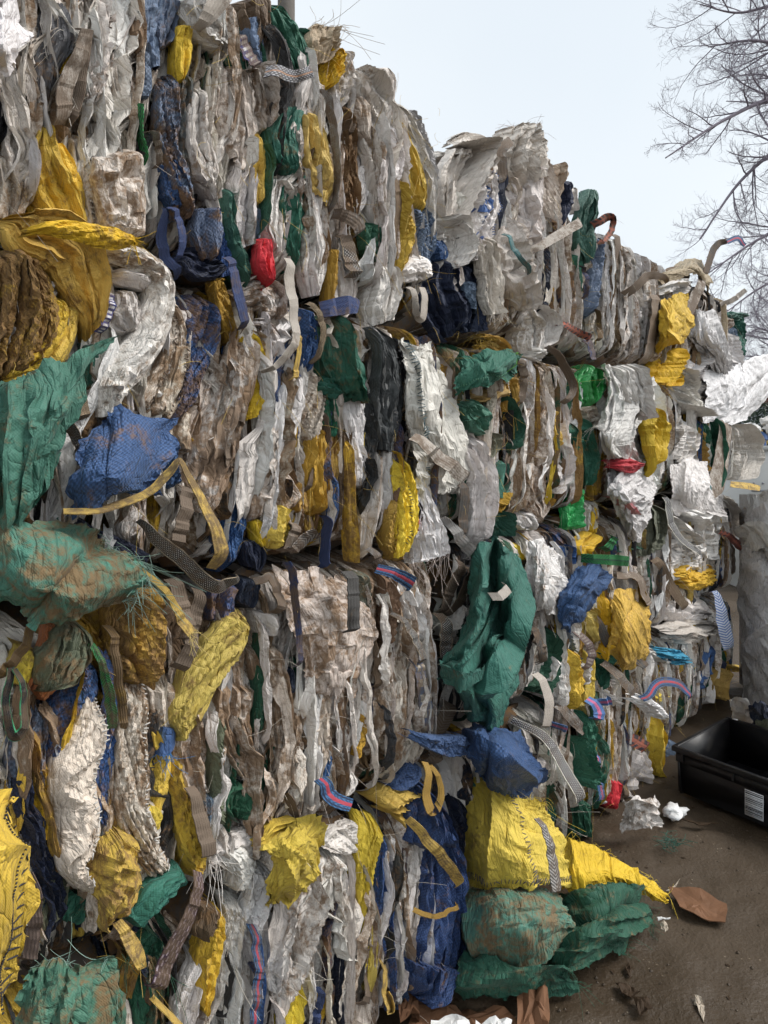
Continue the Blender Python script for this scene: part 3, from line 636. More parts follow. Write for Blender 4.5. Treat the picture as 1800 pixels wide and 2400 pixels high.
for (ci, ri), e in BALE.items():
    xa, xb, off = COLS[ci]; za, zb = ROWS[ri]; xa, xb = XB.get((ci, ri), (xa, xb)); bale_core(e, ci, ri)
    pal = PALX.get((ci, ri), PAL[ci]); s = xa+.01
    if ci == 0: s = .05
    while s < xb-.005:
        W = rnd(.05, .13)
        if ci == 0 and s < .4: W = .16
        segs = rng.choice([1, 2, 2, 3]) if ci < 3 else rng.choice([1, 2, 2])
        cuts = np.sort(np.concatenate([[0, 1], np.clip((np.arange(1, segs)/segs)+rng.normal(0, .12, segs-1), .12, .88)]))
        for q in range(segs):
            z1 = zb-(zb-za)*cuts[q]; z0 = zb-(zb-za)*cuts[q+1]
            c = pal[rng.integers(len(pal))]; H = (z1-z0)+(rnd(.0, .04) if segs == 1 else rnd(.02, .09))
            zc = (z0+z1)/2+(rnd(-.02, .07) if ri == 3 and q == 0 else rnd(-.02, .02))
            pleat(e, ci, ri, s+rnd(.2, .8)*W*.6, zc, W*rnd(1.25, 1.8), H, W*rnd(22, 34), rnd(.012, .03), c, DD.get(c, .3)+rng.normal(0, .12), rnd(-.055, .0), lean=rnd(-.7, .7), slant=rng.normal(0, .06))
        s += W*rnd(.5, .75)
    # narrow slivers and torn ends caught between the folds
    for q in range({0: 60, 1: 118, 2: 118, 3: 112, 4: 84}[ci]):
        W = rnd(.012, .034) if rng.random() < .65 else rnd(.034, .075); H = rnd(.18, .72)*rnd(.7, 1) if rng.random() < .8 else rnd(.05, .14); H = min(H, (zb-za)*.96); sx = rnd(max(xa, .45), xb); zc = rnd(za+H*.5, max(zb-H*.5, za+H*.5+.001))
        px_ = pal*2 if ci == 0 and ri < 2 else pal+'DUVWUVDUVWDUVUVWVK'; c = px_[rng.integers(len(px_))]
        if c == 'Z' and rng.random() < .7: c = 'D'
        pleat(e, ci, ri, sx, zc, W, H, rnd(1.3, 2.8)*(1 if W < .034 else 1.6), .02, c, DD.get(c, .3)+rng.normal(0, .10), rnd(-.02, .046), lean=rnd(-.5, .5), slant=rng.normal(0, .10), wob=rnd(.15, .9))
    # short lengths of webbing trapped between the folds
    for _ in range(0 if ci == 0 else 2):
        z0 = rnd(za+.15, zb-.02); x_ = rnd(xa+.05, xb-.05); Ln = rnd(.10, .32); sl = rng.normal(0, .25); q_ = []
        for f in np.linspace(0, 1, 4):
            p_ = np.array([x_+sl*Ln*f+rng.normal(0, .008), off-.02, z0-Ln*f*.9])-CAMP; Zc = p_@FWD
            q_.append((PX0+PXF*(p_@RGT)/Zc, PY0-PXF*p_[2]/Zc, rnd(.034, .05)*PXF/Zc*.78))
        strap(['white', 'grey', 'dark', 'brown', 'white', 'white', 'dark', 'ochre'][rng.integers(8)], q_, rnd(.3, 3.5), .45)
    # loose fibres
    lines = []
    for _ in range(22 if ci == 0 else 70 if ci < 3 else 50):
        p = np.array([rnd(max(xa, .3), xb), off-rnd(.0, .04), rnd(za, zb)]); L = rnd(.02, .11)
        d = rng.normal(0, 1, 3); d[1] = -abs(d[1])*.5; d /= np.linalg.norm(d); b = rng.normal(0, .6, 3)+np.array([0, -.1, -.5]); t = np.linspace(0, 1, 7)[:, None]
        b2 = rng.normal(0, .5, 3); lines.append(p+d*L*t+b*L*t*t+b2*L*t**3*.6)
    fc = [(.62, .57, .5), (.62, .57, .5), (.6, .42, .1)][rng.integers(3)]
    o = tubes('loose_fibres', lines, .0005, M_THREAD, e, fc+(1,)); o['kind'] = 'stuff'
# ---------------------------------------------------------------- single bags and straps that stand out of the packed folds
S_, T_ = bag, strap
DK = (.03, .03, .04); SW = (.6, .58, .55); BR = (.10, .07, .05)
# --- top left
patch('W', .12, [[(-40, -20, 10), (10, -10, 13), (36, -5, 9)], [(-40, 60, 14), (15, 55, 18), (58, 70, 10)], [(-40, 110, 14), (15, 115, 19), (70, 125, 11)], [(-40, 150, 11), (15, 160, 15), (58, 178, 9)]], k=2, crum=1.0, thing=('white_bag', 'clean white bag flap hanging at the top left corner', 'bag'))
S_('U', .3, [(110, -20, 90), (95, 60, 80), (90, 160, 60)], 3, out=3)
S_('K', .3, [(10, 170, 100), (20, 230, 90), (0, 330, 90)], 3, out=1)
S_('U', .4, [(60, 150, 60), (75, 250, 65), (50, 350, 70), (60, 460, 60)], 3, out=4, st=[(.7, SW)])
S_('D', .5, [(20, 350, 70), (40, 430, 70), (30, 520, 60)], 3, out=2)
S_('Y', .25, [(158, 108, 26), (142, 138, 44), (132, 168, 20)], 1, out=6)
T_('white', [(200, 58, 36), (188, 120, 44), (150, 210, 50), (152, 285, 44)], 7, .5)
T_('white', [(205, 70, 30), (198, 150, 36), (186, 230, 34), (165, 285, 30)], 6, .55)
S_('U', .3, [(242, -20, 42), (226, 100, 52), (215, 200, 62), (204, 262, 46)], 1, out=7, belly=2)
S_('U', .25, [(295, -20, 90), (292, 50, 84), (262, 125, 50)], 2, out=4, st=[(.25, BR)])
S_('F', .35, [(362, -20, 46), (352, 70, 50), (362, 150, 36)], 1, out=5)
S_('F', .4, [(405, -20, 62), (390, 60, 66), (385, 110, 50)], 2, out=4)
T_('white', [(530, -30, 70), (500, 20, 60), (478, 58, 34)], 9, .15)
S_('Y', .35, [(440, 52, 42), (432, 120, 38), (428, 190, 20)], 1, out=6, a=.8)
S_('V', .3, [(450, -20, 60), (478, 50, 60), (528, 110, 44)], 2, out=5, crum=1.6)
S_('F', .1, [(346, 108, 20), (346, 180, 26), (344, 228, 24)], 0, out=8, mat=M_CHECK)
S_('U', .45, [(300, 100, 60), (300, 160, 66), (318, 230, 40)], 4, out=4)
S_('U', .4, [(270, 150, 40), (280, 210, 40), (300, 280, 26)], 3, out=4)
T_('green', [(325, 235, 18), (328, 300, 24), (350, 380, 22)], 4, .2)
T_('grey', [(352, 300, 20), (365, 345, 24), (372, 390, 18)], 4, .4)
S_('F', .5, [(402, 170, 40), (396, 270, 46), (398, 350, 44), (420, 440, 62), (438, 505, 40)], 2, out=6, mat=M_CHECK)
S_('H', .4, [(447, 160, 30), (438, 270, 38), (434, 380, 40), (445, 460, 40)], 2, out=4)
S_('B', .25, [(398, 370, 40), (415, 430, 60), (430, 490, 50)], 3, out=6)
T_('blue', [(398, 480, 14), (384, 540, 32), (390, 600, 34), (418, 655, 22)], 8, .05)
T_('blue', [(402, 482, 12), (425, 550, 22), (424, 610, 14)], 9, .05)
S_('F', .45, [(488, 485, 44), (486, 540, 58), (492, 612, 42)], 1, out=7, mat=M_CHECK, belly=2)
S_('B', .15, [(522, 510, 20), (530, 570, 26), (528, 640, 22)], 1, out=5)
S_('E', .3, [(538, 440, 26), (540, 520, 40), (562, 600, 52), (582, 668, 40)], 1, out=6)
S_('N', .2, [(440, 590, 40), (480, 622, 60), (530, 618, 50)], 1, out=7)
S_('Y', .42, [(112, 270, 26), (105, 350, 70), (125, 430, 104), (160, 500, 112), (182, 540, 80)], 1, a=1.2, out=6, belly=3, st=None)
S_('Y', .35, [(130, 330, 40), (160, 400, 50), (180, 470, 34)], 1, out=8, a=.7)
S_('D', .42, [(240, 250, 50), (262, 290, 110), (284, 345, 128)], 1, a=.8, out=9, crum=1.3, st=[(.5, BR)])
S_('D', .5, [(292, 350, 120), (296, 430, 118), (308, 520, 96), (308, 545, 84)], 0, out=9, crum=1.2, tuck=4, thing=('folded_bag', 'brown-streaked white bag folded flat like a box above the yellow flap', 'bag'))
S_('D', .4, [(192, 310, 40), (205, 420, 44), (226, 530, 44)], 2, out=6, st=[(.5, SW)])
S_('D', .5, [(236, 380, 20), (246, 460, 24), (258, 530, 20)], 1, out=7)
S_('Y', .4, [(92, 528, 26), (180, 536, 50), (270, 556, 60), (318, 562, 30)], 0, out=15, crum=.8, tuck=2, thing=('torn_bag_flap', 'stiff yellow bag flap jutting out below the box-folded white bag', 'bag'), fr='b', frn=24, frl=.02)
S_('Y', .38, [(20, 510, 40), (60, 550, 120), (150, 590, 140), (196, 690, 96), (218, 775, 46)], 2, a=2, out=7, belly=3, thing=('crumpled_bag', 'curved yellow bag bulging out at the left edge under the flap', 'bag'))
S_('O', .62, [(40, 580, 150), (45, 690, 190), (60, 790, 200), (45, 880, 130)], 3, a=2, out=9, belly=4, crum=1.6, mat=M_CHECK, thing=('crumpled_bag', 'large mud-darkened yellow mesh bag bulging at the left edge', 'bag'))
S_('Y', .3, [(136, 690, 26), (132, 760, 50), (90, 840, 46), (20, 880, 40)], 1, out=15, belly=2)
S_('Y', .35, [(165, 710, 24), (160, 770, 40), (120, 850, 50), (70, 890, 40)], 1, out=12, belly=2)
# --- left, third bale
S_('V', .42, [(218, 580, 30), (320, 600, 56), (385, 660, 60), (360, 780, 72), (285, 890, 74), (262, 965, 50)], 1, a=1, out=9, belly=3, thing=('twisted_bag', 'rust-stained white bag twisted like a rope beside the yellow bags', 'bag'))
S_('V', .3, [(268, 642, 28), (310, 655, 38), (350, 668, 30)], 0, out=12, belly=2)
S_('V', .35, [(282, 680, 50), (290, 740, 84), (300, 785, 56)], 2, out=8, crum=1.8, belly=3)
T_('bluewhite', [(268, 680, 24), (252, 730, 26), (238, 778, 20)], 8, .1)
S_('V', .4, [(250, 600, 50), (245, 660, 60), (240, 720, 40)], 2, out=5)
S_('D', .5, [(395, 700, 40), (425, 790, 56), (395, 890, 66), (350, 970, 66)], 3, out=6, st=[(.4, BR)])
S_('D', .55, [(435, 800, 44), (415, 900, 60), (385, 980, 60)], 2, out=7, st=[(.6, BR)])
S_('V', .45, [(270, 790, 50), (300, 850, 60), (330, 920, 50)], 2, out=5)
S_('B', .5, [(470, 690, 72), (482, 770, 84), (462, 850, 60), (440, 930, 46), (412, 990, 40)], 2, out=6, a=1.6)
S_('U', .4, [(440, 720, 18), (440, 790, 24), (432, 850, 16)], 1, out=6)
S_('O', .4, [(518, 655, 24), (538, 730, 34), (560, 800, 26)], 1, out=7, fr='t', frn=16, frl=.03)
T_('blue', [(536, 600, 22), (556, 690, 30), (584, 768, 26)], 11, .15)
S_('V', .6, [(545, 835, 50), (532, 930, 94), (510, 1030, 116), (500, 1110, 92), (478, 1195, 60)], 2, a=1.2, out=7, crum=1.4)
S_('D', .5, [(585, 800, 56), (575, 900, 60), (565, 990, 46)], 1, out=8)
S_('D', .6, [(440, 960, 30), (430, 1010, 50), (440, 1060, 40)], 1, out=7)
S_('Y', .25, [(586, 768, 26), (602, 850, 50), (602, 930, 42), (592, 975, 18)], 1, a=.8, out=9)
patch('T', .3, [[(-40, 885, 6), (60, 878, 9), (160, 868, 9), (262, 790, 5)], [(-40, 980, 8), (60, 985, 13), (130, 965, 14), (195, 900, 7)], [(-40, 1080, 8), (50, 1085, 14), (115, 1065, 14), (150, 1000, 7)], [(-40, 1205, 7), (40, 1212, 12), (100, 1205, 12), (128, 1110, 6)]], k=3, crum=1.2, thing=('draped_bag', 'long dusty green bag draped down the left edge', 'bag'))
S_('E', .5, [(225, 800, 60), (230, 860, 50), (215, 920, 30)], 2, out=6)
S_('T', .35, [(20, 1060, 130), (35, 1130, 130), (20, 1195, 100)], 1, out=11, crum=1.8, belly=2)
T_('brown', [(170, 895, 36), (192, 935, 42), (206, 985, 30)], 8, .35)
T_('black', [(128, 990, 30), (168, 1008, 36), (198, 1056, 30)], 8, .3)
S_('D', .45, [(150, 1010, 44), (142, 1080, 64), (140, 1130, 50)], 2, out=5)
S_('T', .3, [(138, 1130, 50), (136, 1180, 56), (132, 1225, 46)], 1, out=5)
patch('B', .3, [[(225, 975, 5), (300, 968, 8), (396, 998, 5)], [(190, 1045, 9), (285, 1050, 16), (388, 1050, 9)], [(160, 1110, 11), (262, 1115, 20), (352, 1128, 12)], [(164, 1195, 9), (260, 1180, 17), (362, 1148, 11)]],
      k=2, a=1.4, crum=1.0, fa=.5, along='v', thing=('blue_bag_flap', 'dusty blue checked bag flap hanging out over the teal frayed bag', 'bag'))
T_('yellow', [(166, 1200, 16), (230, 1196, 20), (300, 1176, 22), (356, 1152, 24), (396, 1112, 26), (425, 1078, 14), (452, 1130, 20), (490, 1220, 32), (512, 1290, 44), (505, 1335, 30)], 17, .25, thing=('webbing_strap', 'pale yellow hem strap trailing off the blue checked flap', 'strap'))
S_('N', .3, [(175, 1215, 30), (210, 1255, 40), (270, 1280, 50), (340, 1310, 60)], 2, out=5)  # navy strip stands in for the shaded hollow beneath the blue flap
S_('V', .45, [(330, 1190, 40), (310, 1230, 50), (300, 1265, 30)], 2, out=5)
patch('T', .48, [[(-20, 1205, 8), (50, 1212, 10), (165, 1226, 9), (225, 1262, 6)], [(-20, 1300, 10), (80, 1300, 17), (200, 1292, 17), (312, 1318, 10)], [(-10, 1370, 10), (80, 1392, 19), (190, 1402, 19), (318, 1372, 10)], [(25, 1430, 6), (90, 1455, 12), (165, 1464, 12), (272, 1424, 7)]],
      k=2, a=1.8, crum=1.2, thing=('frayed_bag', 'dusty teal bag with a frayed edge bulging below the blue flap', 'bag'), fr='r', frn=110, frl=.04, frc=(.25, .38, .32))
T_('black', [(340, 1222, 20), (372, 1268, 40), (430, 1320, 46), (492, 1372, 42), (540, 1362, 22), (566, 1350, 8)], 12, .15, thing=('webbing_strap', 'black dotted webbing strap hanging slack beside the teal frayed bag', 'strap'))
T_('yellow', [(314, 1320, 12), (360, 1358, 18), (400, 1408, 20), (420, 1450, 30), (446, 1482, 32)], 11, .3, fr=(.7, .55, .2))
T_('white', [(448, 1140, 36), (425, 1215, 42), (410, 1285, 42)], 6, .55)
T_('white', [(418, 1360, 42), (432, 1430, 48), (436, 1500, 40)], 6, .6)
T_('white', [(480, 1385, 38), (455, 1470, 42), (420, 1570, 50)], 5, .65)
S_('B', .35, [(575, 1030, 56), (548, 1130, 80), (540, 1230, 90), (545, 1335, 64)], 4, out=5, a=2)
S_('B', .5, [(540, 1370, 60), (530, 1420, 56), (525, 1465, 40)], 1, out=6)
S_('N', .25, [(590, 1360, 40), (580, 1420, 40)], 2, out=5)
S_('B', .25, [(405, 1030, 40), (402, 1080, 40), (405, 1140, 34)], 1, out=4)
S_('O', .55, [(345, 1385, 120), (330, 1460, 116), (318, 1550, 110), (300, 1605, 60)], 1, a=1, out=7, belly=3, crum=1.5, thing=('crumpled_bag', 'mud-blotched ochre bag bulging right of the teal frayed bag', 'bag'))
T_('ochre', [(262, 1470, 26), (265, 1530, 28), (282, 1650, 30), (290, 1720, 24)], 6, .4)
S_('M', .4, [(180, 1465, 90), (150, 1540, 116), (100, 1620, 80)], 2, out=8, belly=4, a=1.6, thing=('crumpled_bag', 'olive bag with orange stripe crumpled at the left edge', 'bag'))
S_('J', .3, [(130, 1462, 34), (116, 1530, 26), (72, 1625, 22)], 1, out=14, a=.5)
S_('J', .35, [(125, 1600, 40), (95, 1630, 44)], 1, out=9, a=.6)
S_('L', .45, [(80, 1525, 44), (66, 1570, 54), (52, 1610, 40)], 0, out=13, crum=2, belly=2)
T_('ochre', [(95, 1445, 26), (45, 1525, 28), (-10, 1590, 28)], 9, .5)
T_('blackgreen', [(36, 1560, 24), (18, 1640, 26), (30, 1725, 30), (58, 1715, 26), (58, 1640, 20), (40, 1570, 16)], 9, .2, thing=('webbing_strap', 'black strap loop with green edging at the left edge', 'strap'))
NB = S_('B', .45, [(205, 1550, 60), (195, 1620, 76), (165, 1700, 96), (135, 1800, 100)], 3, out=4, a=2)
S_('F', .45, [(95, 1650, 60), (70, 1750, 70), (62, 1850, 70), (40, 1900, 40)], 2, out=5, mat=M_CHECK)
T_('green', [(213, 1495, 18), (240, 1580, 28), (256, 1660, 34), (262, 1715, 28)], 8, .25)
S_('G', .3, [(258, 1700, 30), (248, 1800, 24), (245, 1880, 20)], 1, out=5)
S_('Y', .5, [(100, 1790, 40), (110, 1880, 56), (102, 1960, 40)], 3, out=6, a=2)
S_('D', .35, [(228, 1640, 26), (212, 1740, 72), (180, 1830, 92), (190, 1950, 88), (176, 2030, 66), (215, 2095, 56)], 1, a=1, out=9, belly=2, fr='l', frn=90, frl=.022, frc=(.6, .56, .52), st=[(.75, SW)], thing=('frayed_bag', 'frayed white rag strip hanging at the left above the yellow bulge', 'bag'))
S_('D', .5, [(335, 1600, 64), (314, 1700, 66), (310, 1800, 74), (314, 1900, 74), (352, 2000, 64), (392, 2065, 50)], 3, a=1, out=7, st=[(.8, SW)], thing=('folded_bag', 'long mud-brown stained white bag hanging left of the black-stitched yellow bag', 'bag'))
S_('D', .5, [(385, 1610, 60), (390, 1680, 50), (400, 1710, 40)], 2, out=6)
S_('L', .25, [(358, 1700, 44), (384, 1780, 50), (372, 1850, 60), (362, 1960, 40)], 1, out=8, a=.9, st=[(.3, DK)])
S_('B', .05, [(400, 1705, 20), (398, 1740, 32), (390, 1770, 18)], 3, out=11, a=1.2, mat=M_WOVEN, fr='b', frn=24, frl=.03, frc=(.05, .2, .45))
S_('L', .2, [(358, 1890, 44), (352, 1930, 52), (345, 1970, 30)], 0, out=10)
S_('A', .35, [(580, 1440, 30), (555, 1500, 66), (500, 1580, 76), (445, 1690, 70), (428, 1740, 40)], 2, a=1, out=8, thing=('folded_bag', 'long mustard bag slanting down from the white bale face', 'bag'))
S_('Y', .4, [(420, 1770, 30), (415, 1830, 34), (440, 1920, 50), (460, 2010, 54), (455, 2060, 30)], 1, out=6)
S_('Y', .5, [(275, 1950, 90), (290, 2020, 136), (280, 2100, 140), (245, 2170, 90)], 1, a=1.5, out=9, belly=5, crum=1.6, thing=('crumpled_bag', 'round dirty yellow bag bulging near the lower left corner', 'bag'))
S_('D', .55, [(460, 1660, 60), (462, 1760, 84), (470, 1860, 64)], 1, out=6, st=[(.7, SW)])
T_('white', [(455, 1850, 30), (478, 1930, 44), (500, 2015, 46)], 8, .45)
S_('M', .25, [(524, 1670, 24), (516, 1780, 28), (524, 1880, 34), (522, 1940, 28)], 1, out=8, a=.7)
S_('G', .2, [(585, 1845, 34), (568, 1890, 58), (570, 1930, 34)], 1, out=8, a=.7)
S_('F', .4, [(485, 1870, 30), (485, 1930, 32)], 1, out=7, mat=M_CHECK)
patch('Y', .06, [[(-40, 1855, 18), (-10, 1860, 18), (8, 1870, 17)], [(-60, 1950, 24), (0, 1950, 26), (52, 1975, 20)], [(-60, 2070, 28), (10, 2070, 30), (66, 2060, 22)], [(-60, 2200, 26), (0, 2200, 26), (42, 2230, 20)], [(-60, 2340, 20), (-30, 2340, 20), (4, 2345, 18)]],
      k=2, a=.8, crum=.6, thing=('yellow_bag', 'clean bright yellow bag with black stitched hem at the lower left edge', 'bag'), st=[(.84, DK, .02, .012), (.70, DK, .006, .002)])
T_('blue', [(78, 2060, 34), (76, 2160, 44), (64, 2260, 44)], 6, .35)
S_('M', .3, [(140, 2050, 60), (130, 2120, 70), (112, 2190, 50)], 1, out=5)
S_('G', .3, [(190, 2100, 40), (160, 2160, 50)], 2, out=4)
S_('E', .12, [(440, 2055, 40), (375, 2110, 84), (325, 2170, 70)], 1, a=1, out=9, belly=3, thing=('crumpled_bag', 'dark teal green bag pushed out beside the purple strap', 'bag'))
S_('G', .2, [(370, 2200, 40), (345, 2240, 50)], 2, out=5, fr='b', frn=30, frl=.06)
T_('yellow', [(280, 2165, 34), (312, 2220, 50), (342, 2285, 26)], 10, .1)
T_('purple', [(472, 2048, 28), (440, 2150, 36), (398, 2250, 46), (375, 2335, 50)], 9, .15, thing=('webbing_strap', 'purple dotted webbing strap slanting down near the lower left', 'strap'))
S_('Y', .3, [(515, 2140, 36), (495, 2230, 44), (478, 2355, 32)], 1, out=6)
S_('Z', .4, [(500, 2130, 50), (485, 2190, 60)], 2, out=7)
patch('T', .42, [[(60, 2290, 5), (150, 2268, 9), (272, 2218, 9)], [(40, 2340, 7), (160, 2330, 14), (292, 2290, 10)], [(20, 2430, 8), (160, 2420, 16), (292, 2420, 9)]], k=3, a=1.6, crum=1.7, thing=('crumpled_bag', 'dusty teal bag crumpled at the bottom left corner', 'bag'), fr='t', frn=40, frl=.04, frc=(.3, .45, .38))
S_('G', .15, [(325, 2300, 60), (318, 2360, 70), (310, 2430, 60)], 1, out=7, fr='b', frn=30, frl=.06)
T_('yellow', [(370, 2350, 16), (410, 2390, 18), (450, 2430, 16)], 7, .1)
S_('O', .5, [(320, 2260, 30), (300, 2330, 24)], 1, out=5)
# --- top of the second stack
S_('Z', .3, [(590, -10, 70), (605, 60, 56), (600, 120, 40)], 3, out=2)
S_('F', .3, [(600, 30, 20), (605, 90, 24), (620, 140, 16)], 1, out=5)
S_('E', .2, [(640, 15, 30), (665, 60, 50), (690, 120, 60), (700, 165, 50)], 2, a=1.4, out=4, end=2)
S_('G', .2, [(700, 70, 40), (720, 120, 44), (735, 160, 40)], 2, out=3, end=2)
T_('greyorange', [(632, 162, 34), (690, 176, 40), (748, 160, 36)], 11, .15, thing=('webbing_strap', 'grey dotted strap running sideways near the top of the wall', 'strap'))
S_('X', .3, [(768, 75, 60), (748, 105, 76), (742, 150, 60)], 1, out=2, fr='t', frn=46, frl=.06, frc=(.55, .45, .35), end=1, tuck=5, thing=('frayed_bag', 'tan frayed bag end standing up at the top of the wall', 'bag'))
S_('Y', .4, [(782, 110, 46), (780, 155, 54), (770, 205, 28)], 1, out=6, a=.8)
S_('U', .35, [(812, 115, 26), (802, 190, 40), (792, 250, 30)], 1, out=4)
T_('bluewhite', [(568, 75, 22), (586, 120, 32), (606, 155, 26)], 7, .3)
S_('D', .4, [(600, 155, 60), (622, 220, 66), (628, 300, 50)], 2, out=6)
S_('D', .42, [(545, 150, 56), (552, 270, 80), (555, 380, 70)], 2, a=1, out=5)
S_('U', .35, [(505, 130, 40), (510, 240, 40), (520, 360, 44), (525, 450, 30)], 2, out=4)
S_('U', .4, [(475, 200, 40), (465, 300, 50), (480, 400, 60), (500, 460, 40)], 2, out=6, a=1)
S_('V', .35, [(580, 380, 50), (572, 470, 64), (570, 570, 60)], 2, out=6)
S_('Y', .22, [(608, 305, 20), (614, 350, 34), (618, 420, 36), (612, 478, 16)], 1, out=8, a=.8)
S_('E', .3, [(700, 245, 46), (682, 320, 66), (690, 400, 76)], 2, out=8, a=1, thing=('folded_bag', 'dusty green bag hanging in the top bale left of the pale yellow pod-shaped bag', 'bag'))
S_('E', .3, [(700, 400, 76), (700, 500, 78), (706, 610, 52)], 1, out=6, a=1.2)
S_('A', .3, [(738, 248, 30), (756, 330, 58), (772, 410, 54), (768, 462, 44)], 1, out=9, a=.9, belly=2, thing=('folded_bag', 'pale yellow pod-shaped bag hanging beside the green bag in the top bale', 'bag'))
S_('X', .35, [(732, 190, 36), (735, 230, 36), (725, 270, 20)], 2, out=6)
T_('grey', [(756, 205, 24), (776, 300, 26), (788, 400, 22), (786, 490, 14)], 7, .3)
S_('K', .75, [(822, 245, 36), (816, 340, 46), (820, 440, 60), (832, 530, 54)], 3, out=4, a=1.4)
T_('dark', [(815, 290, 34), (840, 300, 26)], 8, .4)
T_('grey', [(785, 500, 36), (830, 520, 44), (852, 548, 34)], 8, .35)
T_('black', [(815, 545, 34), (826, 600, 42), (828, 650, 34)], 6, .4)
S_('U', .25, [(850, 160, 40), (872, 240, 60), (880, 340, 56), (872, 470, 44)], 2, out=5, a=1.3, end=3)
S_('U', .2, [(892, 158, 46), (900, 210, 50), (890, 290, 34)], 1, out=3, belly=2, end=3)
S_('V', .25, [(905, 295, 50), (922, 370, 60), (915, 430, 40)], 2, out=6)
S_('V', .25, [(895, 440, 28), (888, 500, 32)], 1, out=6)
S_('U', .2, [(925, 235, 30), (975, 330, 46), (1006, 440, 40), (1012, 570, 26)], 3, out=1, a=1.2, thing=('folded_bag', 'long pleated grey-white bag curving down the rounded top right shoulder', 'bag'))
S_('Q', .2, [(955, 255, 24), (1000, 340, 26), (1016, 440, 20)], 1, out=-4)
S_('Y', .25, [(922, 270, 22), (958, 345, 36), (985, 440, 34), (990, 490, 16)], 2, out=7)
S_('Y', .25, [(928, 425, 28), (944, 500, 42), (958, 560, 40), (930, 645, 22)], 1, out=7)
S_('E', .3, [(912, 465, 20), (922, 530, 34), (910, 590, 24)], 1, out=6)
S_('G', .3, [(878, 520, 40), (890, 580, 56), (905, 640, 30)], 2, out=7)
S_('F', .2, [(980, 485, 34), (1000, 540, 44), (998, 640, 40)], 3, out=3, mat=M_CHECK)
S_('B', .2, [(1020, 565, 30), (1035, 590, 34), (1030, 610, 20)], 1, out=6)
S_('R', .08, [(630, 555, 22), (628, 610, 34), (636, 662, 28)], 2, out=9, a=.6, thing=('red_bag', 'small red bag end poking out near the first seam', 'bag'))
S_('R', .25, [(612, 640, 22), (604, 685, 22)], 1, out=6, a=.5)
S_('V', .35, [(652, 410, 38), (642, 500, 52), (652, 590, 44)], 2, out=5)
S_('V', .35, [(742, 470, 46), (756, 560, 60), (745, 680, 64)], 3, out=5, st=[(.3, DK)])
S_('F', .3, [(606, 485, 16), (608, 600, 18)], 1, out=5)
S_('V', .3, [(900, 620, 60), (905, 690, 70), (900, 750, 56)], 3, out=7)
S_('U', .3, [(800, 600, 50), (810, 680, 56), (800, 740, 40)], 2, out=4)
S_('O', .2, [(788, 580, 10), (785, 640, 14), (775, 720, 10)], 1, out=8)
# --- second stack, third bale
T_('white', [(692, 600, 22), (684, 650, 30), (692, 720, 26), (690, 790, 24), (652, 850, 20), (618, 872, 10)], 12, .1, thing=('cloth_ribbon', 'pale cloth ribbon hanging in a long curve beside the blue checked roll', 'ribbon'))
S_('V', .5, [(560, 700, 60), (620, 690, 84), (648, 740, 40)], 1, out=8, belly=2)
S_('V', .5, [(580, 770, 60), (630, 800, 66), (625, 860, 40)], 2, out=6)
T_('blue', [(770, 722, 50), (810, 716, 56), (842, 722, 36)], 11, .1, frayed=1)
S_('B', .1, [(720, 725, 34), (724, 790, 44), (714, 865, 38)], 2, out=7, a=1.1)
T_('brown', [(728, 708, 16), (754, 775, 18), (740, 850, 16)], 9, .3)
S_('B', .4, [(685, 790, 54), (655, 870, 56), (645, 950, 46)], 2, out=6)
S_('B', .4, [(700, 870, 30), (690, 960, 34), (690, 1040, 24)], 2, out=4)
T_('yellow', [(700, 775, 10), (700, 850, 14), (700, 892, 16)], 9, .15)
S_('E', .38, [(792, 740, 84), (796, 820, 82), (815, 890, 84), (838, 938, 50)], 2, a=1.2, out=10, fr='b', frn=0, thing=('green_bag', 'brown-dusted green bag hanging like a shirt left of the charcoal pleats', 'bag'))
S_('E', .25, [(762, 890, 40), (805, 915, 40), (845, 925, 30)], 1, out=13)
S_('G', .25, [(775, 930, 36), (780, 980, 40), (772, 1020, 24)], 1, out=7)
S_('U', .3, [(858, 760, 24), (870, 850, 36), (876, 960, 28)], 2, out=6)
S_('H', .2, [(892, 770, 40), (915, 870, 66), (920, 970, 64), (912, 1050, 40)], 2, a=1.2, out=8, thing=('folded_bag', 'charcoal bag with long pleats beside the big white sheet', 'bag'), st=[(.55, DK)])
S_('K', .15, [(930, 790, 22), (945, 900, 26), (952, 1060, 20)], 2, out=4)
patch('V', .2, [[(945, 790, 4), (975, 800, 6), (1005, 815, 3)], [(950, 880, 6), (1000, 870, 10), (1050, 905, 4)], [(955, 980, 7), (1010, 980, 11), (1075, 980, 4)], [(975, 1080, 6), (1030, 1080, 9), (1085, 1090, 3)], [(985, 1160, 3), (1030, 1160, 6), (1080, 1170, 2)]], k=2, a=1.4, crum=1.7, fa=.8, thing=('white_sheet', 'big crumpled white sheet hanging at the right edge of the second stack', 'sheet'), st=[(.3, (.06, .12, .14), .012, .012, )])
T_('white', [(985, 1022, 28), (1040, 1080, 42), (1092, 1128, 46)], 14, .1, thing=('webbing_strap', 'flat cream webbing strap lying slanted across the white sheet', 'strap'))
S_('D', .4, [(738, 870, 44), (742, 950, 52), (738, 1040, 44)], 2, out=7, st=[(.75, BR)])
S_('O', .3, [(752, 1000, 30), (756, 1090, 50), (758, 1200, 46)], 1, a=.9, out=8)
S_('O', .45, [(782, 1005, 18), (786, 1090, 24), (780, 1160, 20)], 1, out=6)
S_('Z', .3, [(802, 970, 40), (802, 1080, 40), (796, 1220, 34)], 3, out=5)
S_('Y', .5, [(822, 1030, 18), (826, 1120, 22), (830, 1220, 22), (832, 1310, 26)], 2, out=6)
S_('L', .45, [(858, 1010, 20), (850, 1060, 28)], 1, out=6, st=[(.6, DK)])
